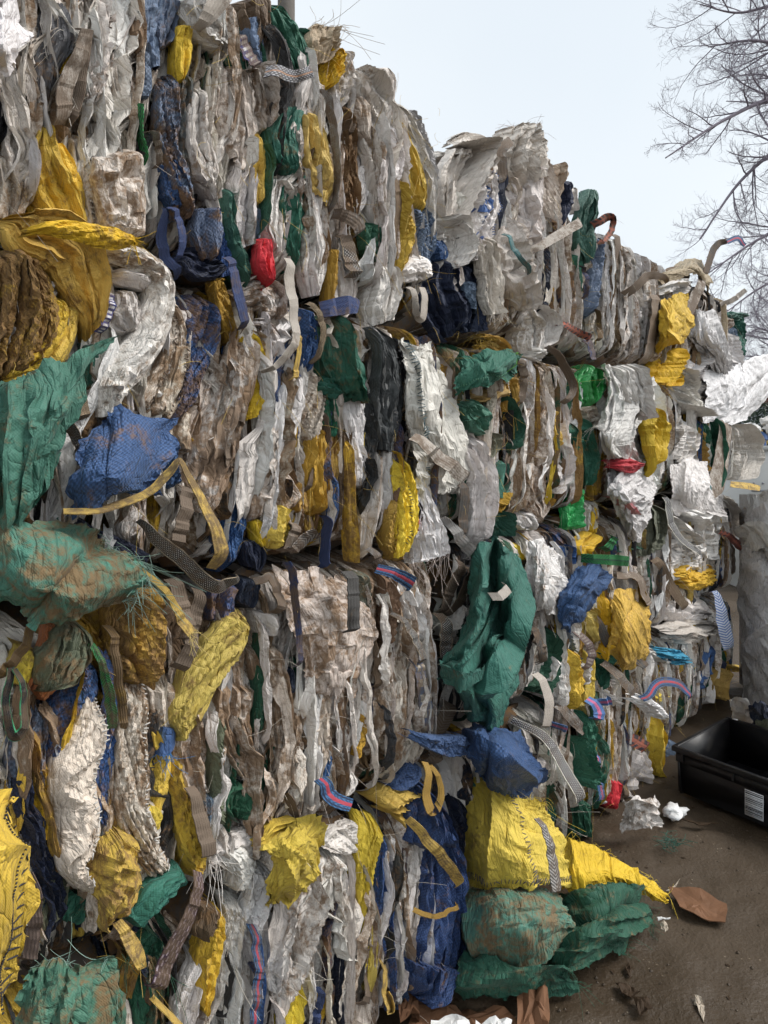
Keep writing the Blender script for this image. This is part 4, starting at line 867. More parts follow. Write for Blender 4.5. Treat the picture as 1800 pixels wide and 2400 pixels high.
S_('L', .35, [(935, 1070, 28), (955, 1140, 46), (962, 1230, 40), (950, 1290, 26)], 3, out=7, a=1.1, thing=('folded_bag', 'yellow bag with black printed lines packed below the charcoal pleats', 'bag'), st=[(.5, DK)])
S_('O', .4, [(925, 1170, 34), (922, 1250, 42), (935, 1310, 30)], 2, out=6)
S_('U', .3, [(885, 1050, 34), (880, 1130, 44), (870, 1220, 34), (850, 1300, 20)], 2, out=6)
S_('D', .55, [(640, 1080, 56), (628, 1150, 60), (610, 1215, 40)], 1, out=8, crum=1.6)
S_('L', .25, [(668, 1185, 24), (660, 1240, 42), (655, 1285, 20)], 1, out=9, a=.5, thing=('yellow_rag', 'lemon yellow rag end in the middle of the second stack', 'rag'))
T_('grey', [(690, 1295, 24), (720, 1265, 32), (745, 1245, 28)], 10, .25)
T_('white', [(692, 1225, 28), (682, 1260, 30), (670, 1295, 22)], 8, .35)
T_('blue', [(768, 1210, 26), (766, 1270, 32), (764, 1335, 30)], 9, .0)
S_('Y', .3, [(612, 1220, 26), (622, 1280, 26)], 1, out=8)
S_('N', .25, [(600, 1270, 60), (600, 1330, 60)], 2, out=5)
S_('D', .5, [(650, 1000, 40), (665, 1060, 40)], 2, out=5)
S_('O', .55, [(710, 1130, 50), (705, 1200, 50)], 2, out=5)
S_('W', .15, [(985, 1130, 40), (1000, 1220, 60), (1012, 1310, 60)], 3, out=7, a=1.6, crum=2, fr='b', frn=40, frl=.05, frc=(.6, .5, .45))
T_('grey', [(1050, 1215, 22), (1076, 1265, 38), (1112, 1300, 40)], 12, .05, thing=('webbing_strap', 'black and white twill strap at the right edge below the white sheet', 'strap'))
T_('dark', [(1085, 1130, 26), (1090, 1200, 30), (1090, 1260, 24)], 8, .2)
S_('V', .15, [(1112, 1030, 36), (1132, 1110, 50), (1136, 1190, 50), (1128, 1270, 40)], 1, out=9, a=.7, thing=('folded_bag', 'clean cream bag strip hanging just left of the teal cloth bits', 'bag'))
S_('R', .15, [(975, 1205, 16), (978, 1240, 14)], 1, out=8)
# --- second stack, second bale
T_('grey', [(868, 1285, 18), (892, 1325, 28), (925, 1350, 26)], 9, .2)
T_('bluered', [(900, 1335, 30), (940, 1354, 42), (972, 1372, 46)], 15, .1, thing=('webbing_strap', 'blue and red striped strap sticking out over the dark gap', 'strap'))
patch('D', .5, [[(655, 1345, 3), (720, 1330, 5), (790, 1345, 4)], [(680, 1420, 6), (770, 1420, 9), (855, 1410, 4)], [(700, 1500, 6), (790, 1500, 10), (872, 1490, 3)], [(715, 1580, 4), (790, 1590, 7), (850, 1570, 2)], [(730, 1650, 1), (780, 1650, 3), (820, 1640, 0)]], k=1, a=1, crum=1.7, fa=.6, thing=('crumpled_bag', 'mud-stained white bag flattened across the middle of the second stack', 'bag'))
S_('D', .62, [(790, 1410, 76), (800, 1470, 82), (795, 1540, 60)], 0, out=12, crum=1.1, tuck=2)
T_('blue', [(680, 1318, 26), (688, 1400, 24), (706, 1500, 20), (712, 1570, 12)], 12, .35)
T_('dark', [(822, 1340, 34), (828, 1420, 36), (838, 1486, 40)], 14, .1, thing=('webbing_strap', 'charcoal webbing strap hanging flat over the stained white bag', 'strap'))
S_('M', .4, [(862, 1350, 26), (860, 1440, 22)], 1, out=6)
T_('black', [(612, 1365, 24), (640, 1352, 24), (655, 1395, 26), (648, 1440, 26)], 10, .25)
S_('V', .3, [(636, 1440, 46), (636, 1490, 42)], 0, out=9, belly=3)
S_('Z', .3, [(918, 1350, 20), (916, 1440, 24), (908, 1510, 14)], 1, out=9)
S_('W', .12, [(945, 1360, 44), (975, 1430, 56), (992, 1500, 44)], 2, out=6, a=1.2)
S_('W', .15, [(1000, 1470, 26), (1008, 1550, 26)], 1, out=4)
T_('plaid', [(975, 1545, 26), (992, 1630, 40), (1005, 1730, 42)], 6, .25)
T_('black', [(932, 1440, 14), (968, 1495, 22), (998, 1555, 14)], 9, .2)
T_('grey', [(1085, 1315, 26), (1052, 1385, 30), (1042, 1440, 22)], 4, .45)
T_('dark', [(1105, 1330, 26), (1080, 1400, 26), (1052, 1445, 18)], 3, .45)
T_('black', [(1042, 1440, 34), (1040, 1500, 38), (1042, 1545, 34)], 10, .3)
T_('grey', [(1066, 1650, 46), (1030, 1720, 46), (1010, 1790, 40)], 2, .5)
S_('D', .6, [(560, 1610, 90), (560, 1700, 84), (580, 1800, 70)], 3, a=1, out=5)
S_('D', .62, [(620, 1520, 70), (640, 1620, 70), (650, 1740, 60)], 4, a=1.2, out=4)
S_('D', .55, [(700, 1600, 60), (690, 1700, 66), (680, 1820, 60), (690, 1900, 44)], 4, a=1.2, out=4)
S_('D', .5, [(880, 1540, 40), (885, 1640, 46), (870, 1760, 50)], 3, out=4)
S_('U', .5, [(760, 1650, 50), (755, 1740, 50), (740, 1830, 40)], 3, out=5)
S_('D', .5, [(940, 1530, 40), (945, 1620, 44), (940, 1720, 40)], 4, out=4)
S_('D', .4, [(965, 1700, 40), (960, 1780, 44)], 3, out=4)
S_('G', .3, [(620, 1480, 12), (618, 1600, 16), (612, 1720, 14)], 1, out=6)
S_('N', .2, [(690, 1570, 20), (688, 1625, 22)], 1, out=7)
S_('N', .3, [(870, 1600, 20), (862, 1690, 22)], 1, out=5)
S_('O', .35, [(845, 1670, 18), (850, 1720, 26), (838, 1770, 18)], 1, out=7)
S_('V', .25, [(775, 1745, 30), (800, 1820, 84), (812, 1870, 90)], 2, out=8, a=1)
T_('bluered', [(762, 1830, 36), (784, 1872, 46), (835, 1892, 40)], 13, .05, thing=('striped_cloth_band', 'blue and red striped band around a white bag end', 'cloth band'))
S_('B', .1, [(975, 1790, 20), (960, 1830, 30), (930, 1850, 24)], 1, out=8)
S_('B', .1, [(775, 1770, 14), (765, 1820, 18)], 1, out=9, mat=M_WOVEN)
# --- second stack, bottom bale
patch('L', .14, [[(690, 1935, 5), (725, 1922, 8), (756, 1928, 6)], [(612, 1985, 7), (700, 1970, 12), (755, 1985, 8)], [(650, 2000, 8), (700, 2020, 14), (742, 2040, 8)], [(640, 2070, 8), (670, 2075, 12), (705, 2075, 7)], [(632, 2135, 5), (645, 2125, 8), (665, 2115, 4)]], k=3, crum=1.2, thing=('yellow_rag', 'clean yellow rag draped over the bottom bale of the second stack', 'rag'))
S_('L', .12, [(606, 1988, 22), (650, 1968, 44), (700, 1945, 50)], 1, out=15)
S_('L', .2, [(882, 1925, 46), (864, 2000, 52), (856, 2090, 38), (856, 2200, 34), (856, 2265, 16)], 2, out=8, a=1.2, crum=1.6)
S_('Y', .15, [(915, 1900, 50), (945, 1880, 60), (975, 1860, 30)], 1, out=12)
S_('Y', .15, [(945, 1905, 40), (978, 1940, 36)], 1, out=11)
S_('V', .35, [(950, 1930, 64), (952, 2030, 70), (945, 2120, 56), (938, 2230, 44), (930, 2330, 50)], 3, a=1, out=6)
S_('B', .35, [(898, 1945, 20), (892, 2060, 34), (900, 2160, 44), (902, 2260, 30)], 2, out=6)
S_('N', .3, [(722, 2140, 26), (705, 2230, 40), (690, 2320, 28)], 2, out=5)
S_('N', .25, [(812, 2180, 36), (806, 2290, 46), (800, 2410, 34)], 2, out=5)
T_('blue', [(752, 2320, 24), (745, 2420, 26)], 7, .05)
S_('A', .2, [(882, 2140, 12), (876, 2240, 20), (866, 2315, 8)], 1, out=9)
S_('L', .25, [(685, 2290, 18), (676, 2350, 50), (662, 2420, 40)], 1, out=9)
T_('bluered', [(608, 2180, 26), (600, 2290, 28), (590, 2420, 28)], 8, .15)
S_('W', .12, [(545, 2000, 60), (575, 2040, 70), (570, 2090, 40)], 1, out=9, crum=1.6)
S_('W', .15, [(618, 2040, 46), (604, 2130, 54), (588, 2205, 44)], 1, out=8, a=.9)
S_('V', .4, [(790, 2010, 70), (790, 2080, 84), (800, 2170, 50)], 3, out=7, crum=1.6)
S_('V', .45, [(730, 2060, 80), (700, 2140, 90), (660, 2240, 70), (640, 2310, 60)], 2, out=6, a=1)
S_('V', .4, [(770, 2180, 50), (750, 2280, 56), (735, 2400, 50)], 2, out=5, a=1)
S_('V', .35, [(560, 2120, 60), (560, 2230, 70), (540, 2400, 70)], 5, out=4, a=1.2)
S_('D', .4, [(860, 2300, 50), (850, 2420, 60)], 3, out=4)
S_('V', .3, [(480, 2260, 40), (450, 2340, 50), (430, 2430, 50)], 3, out=4)
T_('yellow', [(912, 2260, 12), (904, 2330, 14), (908, 2368, 16), (916, 2330, 12)], 9, .2)
S_('V', .35, [(640, 1960, 40), (560, 1990, 60), (500, 2010, 40)], 4, out=6, fr='bt', frn=30, frl=.05)
S_('V', .3, [(860, 1960, 40), (820, 1970, 60), (770, 1990, 50)], 3, out=6)
# --- the blue bag at the corner
S_('B', .3, [(1000, 1855, 50), (1012, 1940, 84), (1030, 2040, 100), (1030, 2150, 116), (1018, 2260, 130), (1005, 2345, 90)], 3, a=2.2, out=12, belly=4, tuck=6, thing=('blue_bag', 'long blue checked bag hanging down to the ground beside the green pile', 'bag'))
T_('yellow', [(975, 1930, 26), (1010, 1980, 34), (1040, 2020, 36), (1085, 2080, 30)], 19, .2)
T_('ochre', [(985, 2140, 14), (1030, 2150, 16), (1075, 2120, 14)], 19, .1)
T_('ochre', [(1008, 1790, 18), (1000, 1860, 24), (1020, 1905, 28), (1040, 1860, 20), (1025, 1800, 14)], 18, .1, thing=('webbing_strap', 'ochre strap loop hanging under the knotted blue hood', 'strap'))
S_('N', .2, [(1080, 1880, 30), (1075, 2000, 30), (1085, 2300, 40)], 2, out=6)
# --- third stack, top bale
S_('U', .25, [(1075, 335, 50), (1110, 350, 90), (1080, 430, 80), (1060, 520, 60)], 2, out=4, a=1.2, end=3, tuck=6, thing=('folded_bag', 'boxy grey-white bag at the top left of the third stack', 'bag'))
S_('U', .2, [(1125, 340, 80), (1140, 390, 70), (1120, 440, 60)], 1, out=5)
T_('grey', [(1205, 325, 26), (1178, 350, 38), (1180, 400, 40), (1188, 440, 26)], 7, .4)
S_('U', .28, [(1248, 296, 84), (1240, 350, 88), (1240, 420, 70)], 1, a=1, out=6, end=0, tuck=5, fr='t', frn=50, frl=.035, frc=(.5, .42, .38), thing=('frayed_bag', 'tall grey-white bag end with frayed rim standing at the top of the third stack', 'bag'))
S_('U', .3, [(1228, 380, 70), (1232, 440, 96), (1236, 540, 80), (1240, 600, 60)], 1, a=1, out=9, belly=3, crum=1.5)
S_('D', .3, [(1270, 370, 40), (1285, 430, 44), (1290, 520, 40)], 2, out=6)
PR_ = S_('V', .2, [(1130, 395, 40), (1135, 460, 74), (1125, 540, 66), (1112, 600, 40)], 1, a=.8, out=8, thing=('printed_bag', 'white bag printed with blue stripes and letters at the top of the third stack', 'bag'))
S_('V', .2, [(1076, 440, 30), (1084, 520, 40), (1088, 600, 30)], 1, out=8, st=[(.25, DK)])
S_('V', .3, [(1030, 520, 60), (1060, 560, 70), (1040, 640, 50)], 1, out=5)
S_('N', .12, [(1050, 610, 70), (1045, 690, 110), (1075, 770, 110)], 4, a=2, out=6, mat=M_WOVEN, thing=('navy_bag', 'navy blue bag bulging in the shade at the seam of the second and third stack', 'bag'))
S_('N', .15, [(1110, 620, 44), (1112, 700, 44), (1105, 770, 40)], 2, out=8, mat=M_WOVEN)
S_('F', .2, [(1105, 660, 20), (1110, 720, 18)], 1, out=11, mat=M_CHECK)
S_('U', .3, [(1145, 560, 36), (1158, 640, 54), (1172, 735, 46)], 1, a=.7, out=12, fr='b', frn=30, frl=.03, thing=('folded_bag', 'stained grey-white strip with frayed end hanging beside the navy bag', 'bag'))
S_('U', .25, [(1200, 520, 70), (1215, 590, 96), (1225, 660, 84), (1230, 720, 76)], 1, a=1, out=9, crum=1.5, st=[(.9, BR)], thing=('torn_bag', 'torn grey-white bag with teal zip band below the tall frayed bag end', 'bag'))
T_('teal', [(1190, 545, 8), (1215, 590, 15), (1252, 640, 14)], 15, .1)
T_('white', [(1258, 582, 24), (1310, 552, 30), (1374, 514, 30)], 17, .15, thing=('webbing_strap', 'stiff cream strap sticking out slanted at the top of the third stack', 'strap'))
S_('X', .3, [(1310, 390, 50), (1315, 440, 60), (1305, 500, 50)], 1, out=4, end=2)
S_('N', .1, [(1322, 425, 30), (1332, 470, 22), (1316, 530, 20)], 1, out=8, mat=M_WOVEN)
S_('U', .3, [(1350, 440, 20), (1350, 490, 22)], 2, out=4)
S_('E', .2, [(1392, 448, 20), (1382, 500, 44), (1372, 560, 40), (1375, 610, 34)], 2, out=6, a=1.4, end=1, thing=('green_bag', 'crumpled green bag corner poking up at the top of the third stack', 'bag'))
T_('red', [(1400, 525, 22), (1428, 508, 24), (1442, 515, 20), (1430, 550, 18), (1405, 570, 14)], 8, .25, thing=('webbing_strap', 'red-brown strap loop at the top edge of the wall', 'strap'))
S_('F', .1, [(1406, 560, 14), (1402, 640, 16), (1388, 730, 14)], 1, out=7)
S_('D', .3, [(1300, 600, 60), (1310, 680, 60), (1300, 760, 60)], 3, out=5, fr='lr', frn=70, frl=.07, frc=(.55, .48, .4))
S_('E', .3, [(1352, 600, 24), (1355, 680, 22)], 1, out=6, fr='r', frn=30, frl=.05)
S_('O', .3, [(1300, 670, 20), (1305, 720, 24)], 1, out=8, fr='b', frn=20, frl=.04)
T_('blue', [(1372, 620, 14), (1370, 700, 14)], 8, .2)
S_('V', .25, [(940, 635, 56), (985, 625, 60), (1005, 650, 40)], 2, out=9, crum=1.6)
T_('white', [(968, 670, 16), (975, 730, 22), (995, 745, 20), (1005, 670, 18)], 9, .05)
# --- third stack, third bale
patch('E', .15, [[(1085, 850, 6), (1140, 828, 10), (1190, 815, 9), (1216, 828, 5)], [(1075, 890, 10), (1140, 868, 18), (1195, 858, 16), (1208, 866, 8)], [(1072, 935, 8), (1120, 915, 16), (1165, 900, 14), (1192, 892, 8)]], k=1, a=1, crum=1.2, st=[(.86, (.15, .45, .05), .006, .003), (-.7, (.12, .3, .2), .01, .003)], thing=('green_bag', 'dark green bag corner with a light stitched seam jutting out below the navy bag', 'bag'))
S_('O', .15, [(1140, 795, 30), (1180, 815, 50), (1205, 850, 30)], 1, out=8, fr='tr', frn=50, frl=.04, frc=(.6, .38, .05))
S_('O', .2, [(1120, 930, 40), (1170, 910, 50), (1200, 880, 40)], 1, out=10, fr='br', frn=60, frl=.035, frc=(.6, .38, .05))
S_('O', .3, [(1195, 890, 34), (1200, 940, 36)], 1, out=8, fr='b', frn=30, frl=.04, frc=(.6, .38, .05))
T_('white', [(1215, 840, 26), (1224, 890, 26), (1218, 950, 20)], 8, .5)
S_('T', .12, [(1095, 945, 30), (1120, 970, 66), (1140, 1010, 50)], 1, out=9, thing=('teal_bag', 'clean teal cloth corner under the green stitched corner', 'bag'))
S_('G', .25, [(1170, 930, 50), (1185, 990, 60), (1180, 1050, 50)], 3, out=5)
S_('M', .25, [(1120, 1020, 70), (1130, 1060, 70)], 2, out=4)
S_('T', .3, [(1170, 1080, 50), (1172, 1130, 50), (1165, 1165, 40)], 2, out=6, crum=1.8)
S_('O', .2, [(1180, 1155, 40), (1165, 1190, 44)], 2, out=7)
S_('E', .3, [(1165, 1200, 40), (1170, 1250, 34)], 2, out=5)
S_('V', .3, [(1240, 720, 70), (1262, 770, 70), (1258, 830, 50)], 3, out=8, crum=1.6)
S_('V', .25, [(1252, 825, 30), (1275, 830, 30)], 0, out=12, belly=2)
S_('V', .3, [(1245, 840, 20), (1250, 900, 20)], 1, out=7)
S_('D', .5, [(1212, 950, 30), (1212, 1060, 34), (1205, 1140, 30)], 3, out=5)
S_('D', .5, [(1285, 900, 34), (1270, 990, 50), (1262, 1080, 44)], 3, out=6)
S_('D', .5, [(1265, 1080, 50), (1258, 1160, 66), (1270, 1220, 50)], 3, out=5)
S_('V', .35, [(1318, 1040, 34), (1325, 1090, 44), (1310, 1150, 30)], 1, out=7)
S_('V', .3, [(1230, 1210, 50), (1250, 1240, 50)], 2, out=6, mat=M_CHECK)
T_('grey', [(1288, 812, 20), (1325, 870, 28), (1342, 910, 24), (1330, 945, 18)], 11, .2)
S_('I', .08, [(1385, 860, 40), (1382, 900, 66), (1385, 945, 50)], 2, out=8, a=1.6, crum=2, mat=M_FILM, thing=('green_plastic_bag', 'shiny bright green plastic bag caught in the third stack', 'plastic bag'))
S_('B', .15, [(1300, 915, 20), (1300, 960, 22)], 1, out=8, mat=M_WOVEN)
S_('Y', .2, [(1298, 960, 12), (1308, 1010, 22), (1316, 1045, 22)], 0, out=9)
T_('red', [(1322, 755, 16), (1360, 780, 24), (1382, 800, 24)], 12, .15)
T_('blue', [(1378, 795, 18), (1392, 825, 18), (1396, 848, 12)], 12, .15)
S_('G', .3, [(1340, 985, 40), (1355, 1060, 40), (1362, 1135, 24)], 2, out=6)
S_('I', .15, [(1358, 1140, 16), (1352, 1190, 22), (1350, 1240, 18)], 1, out=8, mat=M_FILM)
S_('V', .4, [(1388, 1180, 24), (1390, 1240, 30)], 2, out=6)
S_('Y', .25, [(1402, 1190, 14), (1398, 1250, 22)], 1, out=7)
S_('D', .4, [(1360, 960, 50), (1385, 1000, 40)], 1, out=6)
S_('O', .45, [(1400, 1000, 24), (1402, 1080, 26), (1398, 1150, 22)], 3, out=5)
# --- third stack, second bale: the green cloth
patch('E', .2, [[(1120, 1295, 7), (1140, 1275, 15), (1160, 1268, 9), (1180, 1270, 17), (1200, 1285, 10), (1214, 1302, 6)], [(1108, 1370, 9), (1130, 1352, 20), (1158, 1362, 9), (1182, 1345, 22), (1205, 1362, 18), (1228, 1388, 9)], [(1102, 1450, 10), (1126, 1448, 23), (1150, 1440, 11), (1178, 1460, 9), (1200, 1450, 20), (1222, 1452, 9)], [(1060, 1520, 11), (1100, 1515, 24), (1132, 1528, 11), (1160, 1520, 24), (1190, 1535, 12), (1216, 1530, 8)], [(1030, 1568, 11), (1085, 1582, 24), (1120, 1590, 12), (1150, 1600, 23), (1178, 1598, 11), (1200, 1602, 8)], [(1070, 1628, 9), (1100, 1640, 21), (1128, 1640, 10), (1152, 1650, 20), (1172, 1640, 11), (1192, 1632, 7)], [(1096, 1688, 6), (1118, 1698, 14), (1138, 1702, 7), (1152, 1702, 13), (1164, 1698, 8), (1174, 1692, 5)]],
      k=3, a=2.4, crum=1.2, fa=.45, dens=1.2, thing=('green_cloth', 'long folded green cloth hanging over the dark gap between two stacks', 'cloth'))
patch('E', .25, [[(1028, 1548, 15), (1075, 1568, 26), (1120, 1572, 25), (1165, 1540, 20)], [(1028, 1590, 14), (1075, 1602, 25), (1120, 1602, 24), (1170, 1568, 18)]], k=2, crum=1.0, fa=.4, label='green hem band')
T_('white', [(1160, 1400, 30), (1195, 1375, 30)], 26, .0)
S_('L', .1, [(1212, 1275, 22), (1224, 1340, 34), (1222, 1430, 20)], 1, out=8)
S_('U', .3, [(1090, 1420, 50), (1075, 1470, 60), (1060, 1500, 50)], 2, out=4)
patch('V', .35, [[(1235, 1275, 4), (1265, 1268, 8), (1300, 1285, 4)], [(1240, 1330, 7), (1275, 1330, 13), (1322, 1335, 6)], [(1245, 1385, 7), (1280, 1385, 13), (1325, 1370, 6)], [(1250, 1430, 4), (1275, 1438, 8), (1300, 1420, 4)]], k=3, crum=1.3, st=[(.9, SW)], thing=('white_bag', 'creased white bag bundle with stitched hem between green and blue bags', 'bag'))
S_('B', .15, [(1325, 1280, 70), (1330, 1320, 60)], 2, out=6)
patch('B', .18, [[(1335, 1350, 5), (1390, 1310, 9), (1430, 1335, 6)], [(1310, 1410, 9), (1375, 1365, 17), (1432, 1350, 9)], [(1305, 1460, 8), (1355, 1420, 14), (1400, 1395, 8)], [(1325, 1500, 4), (1345, 1470, 8), (1370, 1440, 4)]], k=2, a=1, crum=1.3, thing=('blue_bag', 'blue bag puffed out beside the green striped strap', 'bag'))
S_('F', .25, [(1320, 1470, 40), (1338, 1520, 32), (1348, 1560, 20)], 1, out=8)
S_('Y', .1, [(1400, 1255, 40), (1375, 1285, 44), (1380, 1305, 24)], 2, out=10, crum=1.6)
T_('green', [(1440, 1255, 18), (1420, 1290, 28)], 10, .05)
T_('green', [(1378, 1310, 26), (1430, 1312, 32), (1478, 1316, 30)], 13, .05, thing=('webbing_strap', 'green striped strap sticking out over the blue bag', 'strap'))
S_('K', .3, [(1228, 1400, 20), (1240, 1470, 34), (1232, 1540, 40)], 4, out=7)
T_('white', [(1262, 1500, 26), (1270, 1555, 28)], 6, .5)
T_('dark', [(1250, 1470, 20), (1280, 1560, 22)], 8, .3)
S_('G', .2, [(1285, 1480, 26), (1290, 1560, 26), (1265, 1620, 30)], 2, out=5)
S_('Y', .35, [(1310, 1450, 26), (1315, 1520, 30)], 3, out=5)
S_('A', .3, [(1385, 1430, 50), (1395, 1490, 50)], 2, out=5)
S_('Y', .12, [(1345, 1530, 32), (1350, 1590, 36), (1340, 1660, 26)], 1, out=10, a=.7, thing=('yellow_bag', 'clean yellow strip hanging in the third stack above the pink knot', 'bag'))
S_('V', .35, [(1305, 1540, 56), (1308, 1600, 64), (1300, 1650, 46)], 4, out=7, a=.9)
T_('bluewhite', [(1360, 1480, 18), (1382, 1530, 26), (1372, 1570, 16)], 8, .4)
S_('W', .1, [(1378, 1560, 26), (1374, 1600, 20)], 1, out=8)
S_('L', .2, [(1392, 1530, 8), (1390, 1600, 12), (1384, 1650, 12)], 1, out=9)
S_('G', .15, [(1415, 1530, 34), (1410, 1600, 36)], 2, out=5)
# --- third stack, bottom bale
patch('B', .25, [[(1085, 1735, 8), (1140, 1694, 12), (1215, 1718, 8)], [(1085, 1765, 13), (1165, 1755, 28), (1250, 1785, 14)], [(1110, 1810, 14), (1185, 1815, 28), (1278, 1812, 12)], [(1140, 1850, 10), (1200, 1860, 17), (1252, 1852, 8)]], k=1, a=.8, crum=1.0, thing=('blue_bag', 'blue checked bag arched like a hood above the yellow bag', 'bag'))
S_('B', .2, [(1000, 1735, 30), (1050, 1750, 44), (1105, 1745, 60)], 3, out=16, a=1.4)
S_('E', .25, [(1120, 1855, 40), (1185, 1880, 44), (1230, 1885, 30)], 1, out=12)
T_('blackwhite', [(1205, 1690, 20), (1275, 1728, 28), (1325, 1805, 30), (1378, 1884, 34)], 17, .05, thing=('webbing_strap', 'long black and white checked strap hanging slanted beside the blue hood', 'strap'))
T_('dark', [(1200, 1685, 26), (1250, 1712, 30), (1290, 1745, 24)], 12, .2)
T_('white', [(1262, 1580, 22), (1285, 1640, 28), (1290, 1710, 28)], 11, .1)
T_('grey', [(1315, 1655, 22), (1348, 1688, 34), (1374, 1722, 20)], 11, .25)
S_('E', .2, [(1366, 1675, 24), (1370, 1760, 30), (1382, 1830, 34)], 1, out=8, fr='b', frn=30, frl=.03, thing=('teal_strip', 'teal cloth strip with frayed end in the bottom bale of the third stack', 'cloth strip'))
S_('A', .2, [(1362, 1650, 22), (1375, 1700, 22)], 2, out=9)
T_('pink', [(1385, 1640, 22), (1408, 1668, 34), (1405, 1690, 30)], 11, .0, thing=('webbing_strap', 'blue and pink strap knot on the third stack', 'strap'))
T_('pink', [(1395, 1650, 20), (1432, 1640, 24)], 12, .0)
T_('pink', [(1300, 1700, 16), (1330, 1710, 20)], 9, .1)
T_('pink', [(1392, 1760, 16), (1402, 1830, 20), (1412, 1880, 16)], 8, .05)
S_('R', .2, [(1440, 1830, 12), (1434, 1890, 14)], 1, out=6)
S_('O', .3, [(1430, 1680, 16), (1428, 1760, 18), (1430, 1840, 20)], 2, out=6)
S_('V', .3, [(1270, 1780, 44), (1262, 1880, 44)], 3, out=4)
S_('U', .3, [(1320, 1760, 30), (1330, 1880, 34)], 3, out=4)
S_('G', .2, [(1360, 1880, 30), (1370, 1960, 36)], 2, out=4)
# --- fourth and farthest stacks
T_('dark', [(1395, 1440, 24), (1440, 1520, 32), (1495, 1545, 30), (1515, 1565, 20)], 9, .2)
patch('Y', .35, [[(1430, 1395, 4), (1470, 1385, 8), (1510, 1400, 4)], [(1430, 1450, 7), (1475, 1450, 15), (1522, 1450, 7)], [(1432, 1510, 7), (1478, 1515, 14), (1520, 1510, 6)], [(1440, 1560, 3), (1470, 1572, 7), (1500, 1560, 3)]], k=2, crum=1.7, fa=.8, thing=('yellow_bag', 'large dirty yellow bag bulging from the fourth stack with a black strap', 'bag'))
S_('Y', .25, [(1425, 1400, 26), (1425, 1480, 30), (1420, 1540, 20)], 1, out=9)
T_('white', [(1460, 1350, 22), (1490, 1350, 22), (1510, 1400, 20), (1525, 1420, 14)], 10, .4)
S_('O', .3, [(1475, 1350, 26), (1482, 1400, 34)], 1, out=6)
T_('black', [(1425, 1555, 22), (1465, 1605, 26), (1512, 1652, 22)], 10, .25)
S_('W', .12, [(1505, 1640, 24), (1535, 1665, 28), (1565, 1688, 24)], 0, out=13, tuck=1, thing=('white_label_strip', 'white strip lying on the black strap end in the fourth stack', 'strip'))
T_('bluered', [(1512, 1640, 26), (1545, 1602, 30), (1595, 1604, 24), (1628, 1642, 10)], 16, .1, thing=('webbing_strap', 'blue striped strap arching out of the fourth stack', 'strap'))
S_('L', .1, [(1535, 1640, 20), (1565, 1630, 20)], 1, out=10)
S_('V', .25, [(1430, 1610, 60), (1470, 1640, 60)], 1, out=5)
S_('C', .05, [(1555, 1530, 30), (1590, 1540, 36), (1612, 1550, 20)], 2, out=10, fr='br', frn=40, frl=.04, frc=(.04, .3, .45), thing=('cyan_rag', 'frayed cyan rag on the fourth stack', 'rag'))
S_('V', .2, [(1520, 1520, 40), (1560, 1550, 30)], 1, out=8)
S_('Y', .2, [(1540, 1680, 22), (1542, 1750, 36), (1548, 1820, 34)], 1, out=8, thing=('yellow_bag', 'tall yellow bag strip at the foot of the fourth stack left of the crate', 'bag'))
T_('red', [(1490, 1735, 40), (1515, 1755, 36)], 8, .2)
S_('U', .3, [(1495, 1760, 60), (1490, 1840, 70), (1498, 1880, 50)], 1, out=6, a=1.2)
patch('V', .4, [[(1470, 1870, .22), (1500, 1865, .24), (1530, 1872, .2)], [(1462, 1905, .12), (1500, 1905, .16), (1540, 1905, .1)], [(1450, 1945, .02), (1500, 1935, .05), (1548, 1945, .015)]], mode='z', k=2, crum=1.7, thing=('white_sheet', 'dirty white film sheet spilling onto the ground at the foot of the fourth stack', 'sheet'))
S_('B', .05, [(1555, 1830, 20), (1580, 1855, 26)], 0, out=14, tuck=1)
S_('F', .2, [(1575, 1740, 20), (1565, 1810, 26)], 1, out=6)
S_('B', .1, [(1668, 1515, 24), (1655, 1570, 20), (1650, 1605, 16)], 1, out=8, mat=M_WOVEN)
S_('O', .3, [(1680, 1570, 26), (1675, 1625, 26)], 2, out=7)
S_('N', .1, [(1697, 1550, 16), (1695, 1600, 18)], 1, out=8, mat=M_WOVEN)
S_('Y', .3, [(1705, 1565, 20), (1740, 1570, 20)], 1, out=10)
# fourth stack, white torn sheets
patch('W', .16, [[(1405, 850, 6), (1460, 868, 10), (1525, 880, 7)], [(1425, 915, 10), (1470, 925, 16), (1530, 925, 10)], [(1410, 985, 12), (1460, 990, 18), (1500, 985, 12)], [(1400, 1010, 12), (1440, 1040, 18), (1480, 1030, 12)], [(1440, 1075, 9), (1465, 1085, 14), (1500, 1080, 9)]], k=3, a=1.4, crum=1.2, fr='l', frn=80, frl=.05, frc=(.65, .6, .55), thing=('torn_bag', 'torn white bag with ragged edges hanging over the fourth stack', 'bag'))
S_('V', .3, [(1480, 860, 26), (1492, 920, 30), (1505, 970, 18)], 2, out=17)
S_('W', .1, [(1525, 900, 40), (1522, 1000, 44), (1530, 1090, 56), (1545, 1150, 40)], 1, out=11, fr='r', frn=40, frl=.03)
S_('R', .03, [(1452, 1088, 30), (1480, 1090, 34), (1508, 1088, 24)], 1, out=15, a=.5, thing=('red_patch', 'red cloth patch on the torn white bag', 'cloth patch'))
S_('R', .03, [(1460, 1085, 26), (1462, 1120, 12)], 0, out=15)
patch('W', .2, [[(1430, 1095, 6), (1465, 1090, 10), (1515, 1095, 6)], [(1420, 1145, 9), (1465, 1150, 16), (1530, 1150, 8)], [(1440, 1190, 8), (1480, 1200, 14), (1525, 1190, 7)], [(1475, 1250, 5), (1490, 1265, 8), (1510, 1245, 4)]], k=2, crum=1.7, label='crumpled torn white bag cloth')
